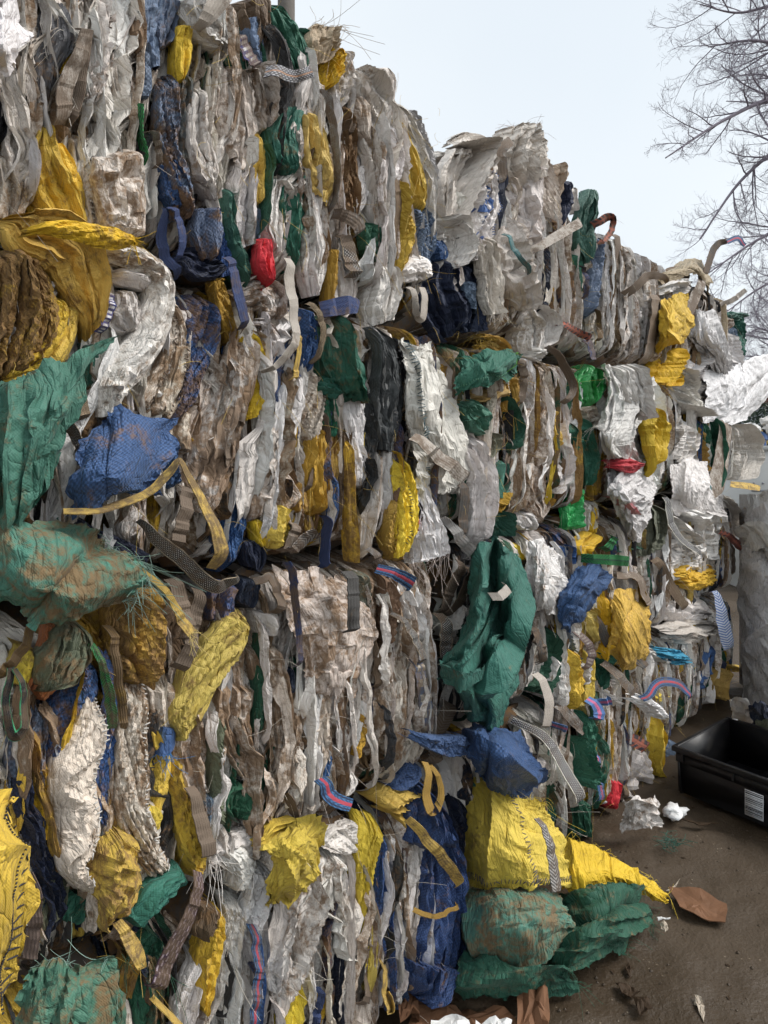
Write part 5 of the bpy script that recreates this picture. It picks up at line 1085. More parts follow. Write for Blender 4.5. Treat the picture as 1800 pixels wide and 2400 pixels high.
S_('P', .1, [(1468, 1165, 14), (1485, 1190, 16), (1500, 1205, 12)], 1, out=16)
S_('Y', .05, [(1532, 955, 26), (1545, 1010, 56), (1538, 1090, 26)], 1, out=13, a=.8, thing=('yellow_bag', 'clean orange-yellow bag beside the torn white bag', 'bag'))
S_('B', .05, [(1538, 940, 22), (1546, 980, 18)], 1, out=10, mat=M_WOVEN)
S_('M', .2, [(1525, 1190, 60), (1520, 1250, 60), (1510, 1290, 50)], 2, out=6)
patch('Y', .06, [[(1555, 700, 6), (1580, 690, 10), (1605, 690, 6)], [(1545, 740, 9), (1580, 740, 18), (1618, 735, 8)], [(1540, 790, 8), (1575, 785, 17), (1622, 775, 8)], [(1540, 820, 4), (1560, 815, 9), (1600, 800, 4)]], k=1, a=.8, crum=1.4, thing=('yellow_bag', 'clean yellow bag puffed out high on the fourth stack', 'bag'))
S_('Y', .12, [(1575, 820, 44), (1565, 865, 60), (1548, 900, 40)], 3, out=8, crum=2, fr='rb', frn=40, frl=.04)
patch('X', .25, [[(1522, 650, -6), (1575, 628, -10), (1625, 612, -12), (1660, 650, -8)], [(1540, 650, 4), (1585, 632, 7), (1632, 622, 7), (1664, 665, 4)], [(1560, 672, 5), (1600, 650, 8), (1640, 648, 8), (1662, 700, 4)]], k=1, crum=1.0, fa=.6, thing=('tan_bag', 'tan bag hooded over a dark hollow at the top of the farthest stack', 'bag'))
S_('Z', .3, [(1590, 650, 60), (1625, 655, 50)], 1, out=3)
T_('white', [(1648, 650, 24), (1620, 710, 34), (1600, 760, 30)], 9, .45)
T_('dark', [(1652, 640, 18), (1668, 600, 20), (1685, 572, 20), (1705, 565, 16)], 2, .3, end=0, thing=('webbing_strap', 'stiff strap sticking up like a hook at the top of the wall', 'strap'))
T_('bluered', [(1700, 568, 14), (1728, 558, 18), (1748, 575, 14)], 2, .0, end=0)
T_('white', [(1475, 690, 26), (1510, 650, 24), (1550, 650, 22), (1565, 665, 14)], 11, .5)
T_('white', [(1535, 690, 26), (1530, 770, 28), (1515, 850, 24)], 9, .45)
S_('W', .12, [(1545, 690, 50), (1590, 670, 50), (1610, 665, 20)], 1, out=10)
patch('W', .15, [[(1620, 735, 4), (1650, 725, 7), (1690, 740, 4)], [(1620, 790, 7), (1665, 785, 13), (1705, 785, 6)], [(1650, 840, 7), (1690, 840, 14), (1712, 850, 6)], [(1680, 895, 4), (1700, 900, 8), (1712, 890, 4)]], k=3, crum=1.3, thing=('white_bag', 'clean white bag sagging below the tan hood', 'bag'))
S_('V', .15, [(1700, 790, 24), (1706, 880, 26)], 1, out=10)
S_('V', .25, [(1620, 840, 60), (1640, 890, 90), (1690, 920, 60)], 2, out=7, crum=1.5)
patch('W', .12, [[(1650, 870, 6), (1720, 855, 10), (1770, 838, 13), (1840, 822, 16)], [(1655, 915, 8), (1725, 902, 13), (1775, 882, 16), (1840, 868, 19)], [(1650, 955, 7), (1715, 952, 11), (1760, 935, 14), (1815, 908, 16)], [(1640, 985, 4), (1690, 988, 8), (1735, 985, 9), (1775, 955, 10)]], k=2, a=1.4, crum=1.3, fa=.7, thing=('white_sheet', 'torn white sheet blown out past the right end of the wall', 'sheet'), fr='r', frn=50, frl=.07, frc=(.6, .56, .52))
S_('V', .2, [(1590, 870, 26), (1615, 920, 34), (1640, 970, 40)], 1, out=13)
S_('V', .25, [(1605, 1000, 80), (1600, 1040, 90), (1580, 1080, 60)], 3, out=6, crum=1.6, fr='r', frn=40, frl=.05)
patch('V', .22, [[(1570, 1085, 4), (1620, 1075, 8), (1660, 1100, 5)], [(1575, 1150, 7), (1630, 1140, 14), (1690, 1165, 7)], [(1585, 1205, 6), (1640, 1205, 12), (1700, 1215, 6)]], k=2, crum=1.3, thing=('white_bag', 'white bag with dark zigzag hem low on the fourth stack', 'bag'))
T_('blackwhite', [(1562, 1165, 16), (1568, 1220, 20), (1600, 1268, 16), (1650, 1300, 14)], 14, .05)
T_('teal', [(1590, 1140, 10), (1640, 1115, 14), (1670, 1170, 10)], 13, .1)
S_('W', .15, [(1580, 1200, 80), (1625, 1250, 100), (1650, 1300, 70)], 2, out=8, a=1)
S_('V', .2, [(1555, 1290, 70), (1600, 1320, 90), (1640, 1330, 50)], 3, out=7)
S_('G', .2, [(1645, 985, 40), (1655, 1060, 44), (1655, 1140, 34)], 2, out=3)
S_('O', .3, [(1635, 1000, 16), (1640, 1100, 18)], 1, out=4)
T_('white', [(1705, 985, 36), (1695, 1070, 44), (1680, 1140, 52), (1660, 1160, 30)], 10, .2, thing=('webbing_strap', 'wide off-white strap roll hanging at the end of the wall', 'strap'))
S_('U', .25, [(1730, 1000, 30), (1740, 1060, 36), (1725, 1120, 30)], 3, out=5)
S_('U', .25, [(1700, 1170, 34), (1730, 1220, 26), (1750, 1250, 20)], 2, out=10)
T_('yellow', [(1718, 1135, 18), (1755, 1140, 20), (1786, 1146, 14)], 16, .2)
T_('red', [(1698, 1248, 16), (1725, 1275, 24), (1746, 1292, 16)], 14, .1)
S_('Y', .08, [(1605, 1355, 50), (1645, 1350, 64), (1688, 1358, 56)], 1, out=12, a=.8, thing=('yellow_bag', 'short clean yellow bag end low on the farthest stack', 'bag'))
T_('stripe', [(1678, 1385, 16), (1688, 1440, 36), (1702, 1500, 40), (1710, 1525, 26)], 14, .0, thing=('webbing_strap', 'pale blue diagonal-striped strap hanging near the right edge', 'strap'))
S_('V', .2, [(1560, 1420, 70), (1620, 1420, 80), (1665, 1440, 50)], 2, out=8)
S_('U', .3, [(1560, 1490, 60), (1620, 1480, 60), (1670, 1465, 34)], 1, out=7)
S_('G', .2, [(1425, 1300, 30), (1500, 1290, 40)], 1, out=2)
T_('brown', [(1540, 1310, 26), (1580, 1380, 30), (1615, 1430, 24)], 9, .5)
S_('E', .1, [(1728, 735, 16), (1738, 790, 26), (1732, 830, 20)], 1, out=4)
S_('G', .1, [(1720, 745, 20), (1748, 738, 16)], 1, out=5)
S_('F', .2, [(1725, 770, 14), (1726, 840, 16)], 1, out=8)
T_('white', [(1690, 715, 14), (1720, 700, 16), (1745, 680, 14)], 6, .05, end=0)
# ---------------------------------------------------------------- ground
def ground_h(x, y):
    return .018*bil(SM, x*.11, y*.11)+.007*bil(SM2, x*.5+.3, y*.5)+.004*bil(SM2, x*1.7, y*1.7)
def axis_(lo, hi, step, far):
    a = list(np.arange(lo, hi+1e-6, step)); s = step
    while a[-1] < far: s *= 1.35; a.append(a[-1]+s)
    s = step
    while a[0] > -far: s *= 1.35; a.insert(0, a[0]-s)
    return np.array(a)
gx, gy = axis_(.5, 6.0, .03, 600), axis_(-2.2, .3, .03, 600)
GX, GY = np.meshgrid(gx, gy)
damp = np.clip(1-(np.maximum(np.abs(GX-3)-5, 0)+np.maximum(np.abs(GY)-4, 0))/20, 0, 1)
GZ = ground_h(GX, GY)*damp-.012
m, t, b, N, L = nodes_of('wet_mud'); M_MUD = m
tcx = N('ShaderNodeTexCoord'); gv = tcx.outputs['Object']
n1 = noise(t, gv, .9, 6, .6, dist=.5); n2 = noise(t, gv, 9, 6, .65); n3 = noise(t, gv, 70, 4, .6)
c1 = mixc(t, n1, (.022, .015, .009), (.080, .054, .030)); c2 = mixc(t, mathn(t, 'MULTIPLY', n2, .55), c1, (.055, .036, .02))
peb = N('ShaderNodeTexVoronoi'); peb.inputs['Scale'].default_value = 38; L(gv, peb.inputs['Vector'])
spk = mathn(t, 'LESS_THAN', peb.outputs['Distance'], .13); sel = mathn(t, 'GREATER_THAN', noise(t, gv, 5, 2), .56)
c3 = mixc(t, mathn(t, 'MULTIPLY', mathn(t, 'MULTIPLY', spk, sel), .6), c2, (.25, .2, .14)); L(c3, b.inputs['Base Color'])
rr = N('ShaderNodeMapRange'); L(n1, rr.inputs['Value']); rr.inputs['From Min'].default_value = .35; rr.inputs['From Max'].default_value = .65; rr.inputs['To Min'].default_value = .34; rr.inputs['To Max'].default_value = .75; L(rr.outputs[0], b.inputs['Roughness'])
bp = N('ShaderNodeBump'); bp.inputs['Distance'].default_value = .02; bp.inputs['Strength'].default_value = .8
L(mathn(t, 'ADD', mathn(t, 'MULTIPLY', n2, .7), mathn(t, 'ADD', mathn(t, 'MULTIPLY', n3, .25), mathn(t, 'MULTIPLY', spk, .15))), bp.inputs['Height']); L(bp.outputs[0], b.inputs['Normal'])
g = mesh_from('ground', np.stack([GX, GY, GZ], -1).reshape(-1, 3), grid_faces(len(gy), len(gx)), M_MUD, origin=(0, 0, 0)); tag(g, 'wet brown mud yard in front of the bales', None, kind='structure')

# ---------------------------------------------------------------- loose bags on the ground at the corner
Y3 = [[(1050, 1800, .62), (1095, 1790, .64), (1185, 1862, .60), (1265, 1885, .54)],
      [(1050, 1890, .50), (1130, 1895, .56), (1210, 1915, .56), (1290, 1920, .46)],
      [(1055, 1975, .36), (1140, 1990, .46), (1230, 2005, .45), (1320, 1992, .34)],
      [(1075, 2055, .22), (1160, 2082, .30), (1250, 2090, .30), (1345, 2085, .20)]]
patch('L', .28, Y3, mode='z', k=2, a=1.6, crum=1.2, st=[(-.93, (.12, .11, .13), .014, .012), (.72, (.12, .11, .13), .014, .012)], fr='t', frn=90, frl=.06, frc=(.75, .55, .06), thing=('yellow_bag', 'big yellow bag with dark stitched hem slumped over the green bag pile', 'bag'))
patch('Y', .06, [[(1285, 1985, .22), (1340, 1975, .26), (1420, 1990, .22), (1490, 2035, .14), (1562, 2105, .03)],
                 [(1290, 2030, .22), (1350, 2035, .27), (1420, 2040, .22), (1490, 2070, .13), (1556, 2110, .02)],
                 [(1310, 2085, .16), (1365, 2100, .18), (1430, 2080, .15), (1490, 2085, .07), (1548, 2110, .015)]], mode='z', k=2, a=1.4, crum=1.7, fr='t', frn=110, frl=.04, frc=(.8, .58, .06), thing=('yellow_bag', 'bright yellow bag corner with frayed rim pointing across the mud', 'bag'))
T_('grey', [(1265, 1920, 14), (1285, 1990, 26), (1298, 2060, 30), (1305, 2098, 24)], 52, .2)
patch('T', .5, [[(1085, 2070, .22), (1150, 2062, .28), (1230, 2075, .26), (1310, 2092, .16)],
                [(1075, 2130, .20), (1160, 2110, .34), (1260, 2120, .33), (1335, 2140, .20)],
                [(1075, 2200, .13), (1160, 2190, .28), (1260, 2190, .27), (1330, 2180, .16)],
                [(1080, 2240, .05), (1150, 2265, .10), (1240, 2270, .10), (1300, 2225, .09)]], mode='z', k=1, a=1.2, crum=1.0, thing=('green_bag', 'pale dusty green bag ballooning in the pile at the corner', 'bag'))
GP = [[(1300, 2100, .13), (1380, 2080, .20), (1450, 2075, .20), (1500, 2085, .10)],
      [(1315, 2150, .13), (1390, 2130, .22), (1465, 2120, .20), (1515, 2130, .06)],
      [(1290, 2210, .12), (1380, 2195, .20), (1460, 2180, .15), (1505, 2185, .02)],
      [(1270, 2270, .08), (1340, 2265, .14), (1420, 2240, .08), (1455, 2235, .01)]]
patch('G', .3, GP, mode='z', k=3, a=2.2, crum=1.8, along='u', fr='r', frn=60, frl=.03, thing=('green_bag', 'dark green bag heaped in folds on the mud right of the pale one', 'bag'))
patch('G', .3, [[(1070, 2245, .14), (1150, 2260, .16), (1230, 2270, .15), (1310, 2262, .12)],
                 [(1070, 2290, .09), (1150, 2300, .12), (1240, 2300, .12), (1340, 2285, .08)],
                 [(1090, 2345, .01), (1150, 2352, .02), (1240, 2342, .02), (1350, 2308, .01)]], mode='z', k=3, a=2, crum=1.6, along='u', fr='r', frn=24, frl=.04, thing=('green_bag', 'dark green bag spread in folds along the ground below the pale one', 'bag'))

# ---------------------------------------------------------------- litter
M_CARD = plain('wet_cardboard', (.17, .085, .045), .7, .25, .4, 14, .003, 60)
M_FOAM = plain('white_foam', (.8, .8, .79), .8, .2, .08, 20, .006, 90)
M_DARKL = plain('dead_leaf', (.045, .028, .016), .7, .2, .5, 30, .004, 80)
M_PALEL = plain('pale_scrap', (.42, .36, .29), .8, .2, .4, 30, .004, 80)
def scrap(name, label, cat, poly, mat, z=.012, thick=.004, wave=.006, color=None):
    """flat torn piece: outline in frame pixels, laid on the ground"""
    p = on_level(np.array([q[0] for q in poly]), np.array([q[1] for q in poly]), np.full(len(poly), z))
    c = p.mean(0); k = len(p); dense = []
    for i in range(k):
        for f in (0, .33, .66): dense.append(p[i]*(1-f)+p[(i+1) % k]*f+np.array([*rng.normal(0, .0025, 2), 0]))
    dense = np.array(dense); n = len(dense); rings = [1.0, .66, .33]; V = []
    for s in (1, 0):
        for r in rings: 
            q = c+(dense-c)*r; q[:, 2] = z+.0+wave*bil(SM2, q[:, 0]*2, q[:, 1]*2)+s*thick; V.append(q)
        V.append(np.array([[c[0], c[1], z+wave*bil(SM2, c[0:1]*2, c[1:2]*2)[0]+s*thick]]))
    V = np.concatenate(V); F = []; B_ = 3*n+1
    for s, o in ((1, 0), (0, B_)):
        for ri in range(2):
            for i in range(n): F.append([o+ri*n+i, o+ri*n+(i+1) % n, o+(ri+1)*n+(i+1) % n, o+(ri+1)*n+i])
        for i in range(n): F.append([o+2*n+i, o+2*n+(i+1) % n, o+3*n, o+3*n])
    for i in range(n): F.append([i, (i+1) % n, B_+(i+1) % n, B_+i])
    me = bpy.data.meshes.new(name); me.from_pydata([tuple(v-c) for v in V], [], [tuple(dict.fromkeys(f)) for f in F]); me.update()
    o = link(name, me, mat, None, color); o.location = c; WPOS[o.name] = c; tag(o, label, cat); return o
scrap('cardboard_piece', 'flat brown wet cardboard piece lying alone on the mud', 'cardboard', [(1568, 2078), (1640, 2090), (1704, 2122), (1700, 2160), (1645, 2148), (1592, 2122)], M_CARD)
scrap('paper_scrap', 'small pale crumpled paper scrap on the mud below the cardboard', 'paper', [(1550, 2165), (1562, 2170), (1566, 2185), (1560, 2196), (1548, 2182)], M_PALEL, wave=.012)
scrap('paper_scrap', 'thin white paper strip on the mud left of the cardboard', 'paper', [(1540, 2150), (1570, 2151), (1570, 2156), (1541, 2155)], M_FOAM)
scrap('dead_leaf', 'pale curled leaf near the lower right corner', 'leaf', [(1628, 2330), (1645, 2340), (1655, 2370), (1648, 2385), (1630, 2355)], M_PALEL, wave=.014)
scrap('dead_leaf', 'dark wet leaf below the green bag pile', 'leaf', [(1445, 2295), (1480, 2300), (1500, 2320), (1480, 2335), (1455, 2320)], M_DARKL, wave=.014)
scrap('dead_leaf', 'dark leaf clump right of the bottom cardboard', 'leaf', [(1485, 2330), (1520, 2335), (1530, 2365), (1500, 2375)], M_DARKL, wave=.014)
scrap('dead_leaf', 'small dark leaf beside the green bag tip', 'leaf', [(1470, 2245), (1482, 2262), (1476, 2275), (1468, 2262)], M_DARKL, wave=.014)
scrap('dead_leaf', 'dark leaf strand on the mud behind the foam crumb', 'leaf', [(1600, 1925), (1640, 1932), (1685, 1930), (1640, 1940)], M_DARKL)
scrap('plastic_scrap', 'tiny pale yellow scrap on the mud next to the yellow corner', 'scrap', [(1562, 2085), (1580, 2078), (1594, 2062), (1580, 2082)], M_PALEL)
scrap('cardboard_piece', 'brown cardboard piece standing bent at the bottom centre', 'cardboard', [(1215, 2320), (1270, 2300), (1290, 2390), (1280, 2420), (1210, 2420)], M_CARD, z=.03, wave=.03, thick=.006)
scrap('cardboard_piece', 'torn wet cardboard under the blue bag at the bottom edge', 'cardboard', [(975, 2350), (1060, 2340), (1110, 2345), (1180, 2360), (1215, 2400), (1100, 2420), (960, 2420)], M_CARD, z=.02, wave=.02, thick=.006)
scrap('cardboard_piece', 'small brown cardboard end left of the foam sheet', 'cardboard', [(930, 2345), (975, 2330), (985, 2410), (935, 2420)], M_CARD, z=.05, wave=.03, thick=.006)
scrap('foam_sheet', 'pale foam sheet lying at the very bottom edge', 'foam', [(1010, 2395), (1060, 2375), (1100, 2390), (1110, 2430), (1000, 2440)], M_FOAM, z=.045, thick=.012, wave=.012)
scrap('foam_sheet', 'white crinkled film piece on the cardboard at the bottom edge', 'film', [(1115, 2385), (1160, 2375), (1200, 2385), (1195, 2420), (1110, 2425)], M_FOAM, z=.05, thick=.004, wave=.02)
def lump(name, label, cat, px, py, r, mat, flat=.5, seed=0):
    import bmesh
    bm = bmesh.new(); bmesh.ops.create_icosphere(bm, subdivisions=3, radius=1); V = np.array([v.co[:] for v in bm.verts]); F = np.array([[v.index for v in f.verts] for f in bm.faces]); bm.free()
    d = 1+.28*bil(CRU, V[:, 0]*.3+seed*.13, V[:, 1]*.3+V[:, 2]*.2)+.2*bil(SM2, V[:, 0]*.2+seed*.3, V[:, 1]*.2+.4*V[:, 2])
    c = on_level(np.array([px]), np.array([py]), np.array([0.0]))[0]; V = V*d[:, None]*np.array([r, r*.8, r*flat]); V[:, 2] -= V[:, 2].min()-.0; V[:, 2] = np.maximum(V[:, 2]-.2*r*flat, 0)
    o = mesh_from(name, V+c, F, mat, smooth=False); tag(o, label, cat); return o
lump('foam_crumb', 'lump of white foam on the mud left of the crate', 'foam', 1580, 1912, .055, M_FOAM, .4, 1)
lump('foam_crumb', 'tiny white foam bit beside the larger foam lump', 'foam', 1560, 1914, .014, M_FOAM, .5, 2)
c0 = on_level(np.array([1575]), np.array([1976]), np.array([.012]))[0]; ln = []
for _ in range(60):
    d = np.array([rng.normal(0, 1), rng.normal(0, .6), abs(rng.normal(0, .15))]); d /= np.linalg.norm(d); tt = np.linspace(0, 1, 6)[:, None]
    ln.append(c0+rng.normal(0, .03, 3)*[1, .6, .1]+d*rnd(.02, .07)*tt+rng.normal(0, .02, 3)*[1, 1, .1]*tt**2)
o = tubes('fibre_tangle', ln, .0012, M_THREAD, None, (.02, .10, .07, 1)); tag(o, 'tangle of dark green fibres on the mud before the crate', 'fibre')

# small trodden-in bits of plastic, leaf and stone scattered over the mud
import bmesh as _bm
for nm, lab_, col_, cnt, rad, mt in (('trodden_litter', 'tiny trodden-in plastic and leaf bits scattered on the mud', None, 90, .010, None), ('gravel', 'small stones scattered on the mud', (.16, .13, .10), 380, .006, None)):
    VV, FF, o_ = [], [], 0
    while len(VV) < cnt:
        x, y = rnd(1.6, 5.2), -abs(rng.normal(0, .55))-.05
        if y < -1.6: continue
        z = float(ground_h(np.array([x]), np.array([y]))[0])-.012; r = rad*rnd(.4, 1.5); a = rng.random()*6.28
        if nm == 'gravel': pts = np.array([[1, 0, 0], [.3, .9, .1], [-.8, .5, 0], [-.7, -.6, .1], [.4, -.9, 0], [.1, 0, .8]])*r*rnd(.6, 1); fs = [[0, 1, 5, 5], [1, 2, 5, 5], [2, 3, 5, 5], [3, 4, 5, 5], [4, 0, 5, 5]]
        else: pts = np.array([[1, 0, .1], [.2, .5, .25], [-1, .2, .05], [-.3, -.5, .2]])*r; fs = [[0, 1, 2, 3]]
        R = np.array([[math.cos(a), -math.sin(a), 0], [math.sin(a), math.cos(a), 0], [0, 0, 1]]); VV.append(pts@R.T+np.array([x, y, z+.002])); FF += [[q+o_ for q in f_] for f_ in fs]; o_ += len(pts)
    me = bpy.data.meshes.new(nm); me.from_pydata([tuple(v) for v in np.concatenate(VV)], [], [tuple(dict.fromkeys(f_)) for f_ in FF]); me.update()
    ob = link(nm, me, M_MUD if nm == 'gravel' else M_DARKL); tag(ob, lab_, None, kind='stuff')
# ---------------------------------------------------------------- black crate
M_BLACK = plain('black_plastic', (.006, .006, .007), .42, .4, .5, 6, .0012, 120)
_t = M_BLACK.node_tree; _b = _t.nodes['Principled BSDF']; _tc, _oi, _v = obj_coords(_t); _src = _b.inputs['Base Color'].links[0].from_socket
_d = _t.nodes.new('ShaderNodeMapRange'); _t.links.new(noise(_t, scaled(_t, _v, (7, 7, 12)), 1.0, 6, .7, dist=.8), _d.inputs['Value']); _d.inputs['From Min'].default_value = .50; _d.inputs['From Max'].default_value = .75; _d.inputs['To Max'].default_value = .14
_t.links.new(mixc(_t, _d.outputs[0], _src, (.10, .085, .065)), _b.inputs['Base Color']); _t.links.new(mathn(_t, 'ADD', .36, mathn(_t, 'MULTIPLY', _d.outputs[0], 1.0)), _b.inputs['Roughness'])
M_LABEL = plain('paper_label', (.66, .67, .68), .6, .3, .12, 20, .0005, 50)
M_BAR = plain('barcode_ink', (.05, .05, .055), .6, .3, .2, 20, .0003, 50)
M_BARG = plain('barcode_grey', (.27, .28, .3), .6, .3, .2, 20, .0003, 50)
ca = np.array([3.86, -.165, .008]); av = np.array([.985, -.172, 0]); bv = np.array([-.172, -.985, 0]); zz = np.array([0, 0, 1.0])
CL, CB, CH = .62, .86, .25           # depth (away), length (along the visible face), height
crate = empty('black_crate', ca+av*CL/2+bv*CB/2); tag(crate, 'open black plastic crate with a barcode label standing on the mud', 'crate')
def cbox(name, p, a, b_, h, mat=M_BLACK, par=crate):   # corner offsets in crate axes (a0,a1),(b0,b1),(h0,h1)
    c = ca+av*(a[0]+a[1])/2+bv*(b_[0]+b_[1])/2+zz*(h[0]+h[1])/2
    return boxes(name, [(c, av*(a[1]-a[0])/2, bv*(b_[1]-b_[0])/2, zz*(h[1]-h[0])/2)], mat, par)
def bevel(o, w=.006):
    md = o.modifiers.new('bevel', 'BEVEL'); md.width = w; md.segments = 3; return o
W_ = .006
bevel(cbox('floor', 0, (.02, CL-.02), (.02, CB-.02), (.004, .012)), .002)
def taper_wall(name, A0, A1, n):      # wall leaning outwards to the rim
    A0, A1, n = map(np.asarray, (A0, A1, n)); d = .018
    lo0, lo1, hi0, hi1 = A0-n*d, A1-n*d, A0+zz*CH, A1+zz*CH
    V = [lo0, lo1, hi1, hi0, lo0-n*W_, lo1-n*W_, hi1-n*W_, hi0-n*W_]
    return mesh_from(name, V, [[0, 1, 2, 3], [5, 4, 7, 6], [0, 4, 5, 1], [1, 5, 6, 2], [2, 6, 7, 3], [3, 7, 4, 0]], M_BLACK, crate, smooth=False)
p00, p10, p01, p11 = ca, ca+av*CL, ca+bv*CB, ca+av*CL+bv*CB
taper_wall('side_wall', p00, p01, -av); taper_wall('side_wall', p10, p11, av); taper_wall('end_wall', p00, p10, -bv); taper_wall('end_wall', p01, p11, bv)
RW_ = .022
rim = [cbox('rim', 0, (-RW_, .004), (-RW_, CB+RW_), (CH-.022, CH+.006)), cbox('rim', 0, (CL-.004, CL+RW_), (-RW_, CB+RW_), (CH-.022, CH+.006)),
       cbox('rim', 0, (.0045, CL-.0045), (-RW_, .004), (CH-.021, CH+.005)), cbox('rim', 0, (.0045, CL-.0045), (CB-.004, CB+RW_), (CH-.021, CH+.005))]
for o in rim: bevel(o, .005)
cbox('rim_ridge', 0, (-.008, -.004), (-.002, CB), (CH-.075, CH-.0225))
for q in (.03, .30, .57, .83): bevel(cbox('rib', 0, (-.014, -.001), (q, q+.012), (CH-.07, CH-.0225)), .002)
lab = cbox('barcode_label', 0, (-.0095, -.0085), (.365, .455), (.035, .165), M_LABEL)
x0 = .042
while x0 < .158:
    w = rnd(.0015, .006); cbox('barcode_bar', 0, (-.0105, -.0096), (.368, .452), (x0, min(x0+w, .16)), M_BAR if rng.random() < .5 else M_BARG, lab); x0 += w+rnd(.0015, .007)
cbox('sticker', 0, (-RW_-.0025, -RW_-.0005), (.49, .565), (CH-.021, CH+.004), M_LABEL)
cbox('sticker', 0, (CL-.006, CL-.0045), (.20, .26), (CH-.05, CH-.0225), M_LABEL)
cbox('sticker', 0, (CL-.004, CL+.012), (.02, .05), (CH+.0065, CH+.0085), M_LABEL)

# ---------------------------------------------------------------- things beyond the end of the wall
fbc = at_depth(np.array([1800.]), np.array([1400.]), np.array([4.75]))[0]
fb = empty('film_bale', (fbc[0], fbc[1], 0)); tag(fb, 'grey plastic film bale hanging in folds at the right edge', 'bale')
for (rows, kk) in (([[(1742, 1205, 4.95), (1785, 1190, 4.75), (1860, 1180, 4.6)], [(1732, 1300, 4.9), (1780, 1300, 4.65), (1865, 1300, 4.5)], [(1728, 1420, 4.9), (1775, 1430, 4.65), (1870, 1430, 4.5)], [(1740, 1540, 4.9), (1785, 1550, 4.65), (1870, 1560, 4.5)], [(1745, 1640, 4.9), (1785, 1660, 4.7), (1870, 1690, 4.55)]], 4),
                   ([[(1712, 1235, 5.0), (1755, 1225, 4.7), (1830, 1235, 4.5)], [(1745, 1285, 4.9), (1785, 1290, 4.6), (1865, 1290, 4.4)]], 2),
                   ([[(1752, 1165, 5.0), (1795, 1150, 4.85), (1860, 1140, 4.7)], [(1745, 1235, 4.9), (1790, 1235, 4.65), (1860, 1235, 4.5)]], 2)):
    R = np.array(rows); Q = at_depth(R[..., 0], R[..., 1], R[..., 2]); patch('Q', .12, Q, mode='p', k=min(kk, 2), a=4, crum=4, mat=M_FILM, name='film_fold', parent=fb, dens=.5, label='grey plastic film')
cc = at_depth(np.array([1860.]), np.array([1400.]), np.array([5.0]))[0]
boxes('packed_core', [((cc[0]+.1, cc[1], .8), FWD*.25, RGT*.3, zz*.75)], M_CORE, fb, (.3, .29, .28, .4))
# low loose pile behind the crate
for i, (c_, lab_, pts) in enumerate([('V', 'white film bag slumped behind the crate', [(1715, 1640, .40), (1760, 1650, .36), (1765, 1700, .10), (1720, 1715, .06)]), ('N', 'navy bag with yellow edge lying behind the crate', [(1750, 1655, .38), (1800, 1650, .36), (1810, 1700, .22), (1765, 1700, .20)]), ('M', 'olive bag lying behind the crate at the right edge', [(1770, 1695, .26), (1830, 1690, .26), (1840, 1760, .08), (1790, 1760, .06)])]):
    q = pts; ob, P_ = patch(c_, .25, [[q[0], ((q[0][0]+q[1][0])/2, q[0][1]-8, q[0][2]+.05), q[1]], [q[3], ((q[3][0]+q[2][0])/2, q[2][1], q[3][2]), q[2]]], mode='z', k=2, a=3, crum=3, thing=('crumpled_bag', lab_, 'bag'), dens=.6)
# pale metal container
M_METAL = plain('painted_metal', (.52, .52, .50), .5, .4, .15, 3, .001, 40)
pc = at_depth(np.array([1752.]), np.array([1052.]), np.array([9.0]))[0]; ct = empty('metal_container', (pc[0]+RGT[0]*1.2+FWD[0]*1, pc[1]+RGT[1]*1.2+FWD[1]*1, 0)); tag(ct, 'pale grey metal container behind the end of the wall', 'container')
top = CAM_H+(PY0-1047)/PXF*9
base_c = pc+RGT*1.2+FWD*1.0
boxes('body', [((base_c[0], base_c[1], (top-.05)/2), RGT*1.2, FWD*1.0, zz*(top-.05)/2)], M_METAL, ct)
boxes('top_rail', [((base_c[0], base_c[1], top-.02), RGT*1.22, FWD*1.02, zz*.035)], M_METAL, ct)
boxes('panel_seam', [((pc+RGT*.55-FWD*.006)[0], (pc+RGT*.55-FWD*.006)[1], 1.35) and (np.array([(pc+RGT*.55-FWD*.006)[0], (pc+RGT*.55-FWD*.006)[1], 1.35]), RGT*.5, FWD*.004, zz*.012)], M_BARG, ct)
for q in (.08, .2, .32): boxes('rivet', [(np.array([(pc+RGT*q-FWD*.01)[0], (pc+RGT*q-FWD*.01)[1], 1.45]), RGT*.012, FWD*.008, zz*.012)], M_BARG, ct)
# bags on top of the container
for i in range(9):
    pxx = 1756+i*8+rng.normal(0, 3); pyy = 1030-rng.random()*45; cN = 'YWYBLVKWY'[i]
    c = at_depth(np.array([pxx]), np.array([pyy]), np.array([9.4+rng.random()*.5]))[0]; c[2] = max(c[2], top+.08)
    th_ = np.linspace(0, 2*math.pi, 13); fi = np.linspace(-1.4, 1.4, 9); TT, FI = np.meshgrid(th_, fi)
    r = .10*(1+.25*bil(CRU, TT*.08+i*.2, FI*.2)); r[:, -1] = r[:, 0]
    P_ = np.stack([c[0]+r*np.cos(FI)*np.cos(TT), c[1]+r*np.cos(FI)*np.sin(TT), c[2]+r*1.1*np.sin(FI)], -1)
    o = sheet('small_bag', P_, M_WOVEN, None, rgba(cN, .1)); tag(o, f'small {CNAME[cN]} bag heaped on the pale metal container' if cN in 'BLVK' else f"small {CNAME[cN]} bag heaped on the pale metal container beside {['the leftmost white', 'the blue', 'two yellow', 'the bright yellow', '', '', '', 'the black', 'the rightmost'][i]} one", 'bag', 'bags heaped on the container')
M_ROOF = plain('rusty_red_metal', (.17, .055, .04), .6, .3, .3, 4, .002, 30)
rc = at_depth(np.array([1775.]), np.array([945.]), np.array([14.]))[0]
rf = empty('far_shed', (rc[0], rc[1], 0)); tag(rf, 'dark red shed roof edge behind the container', 'shed')
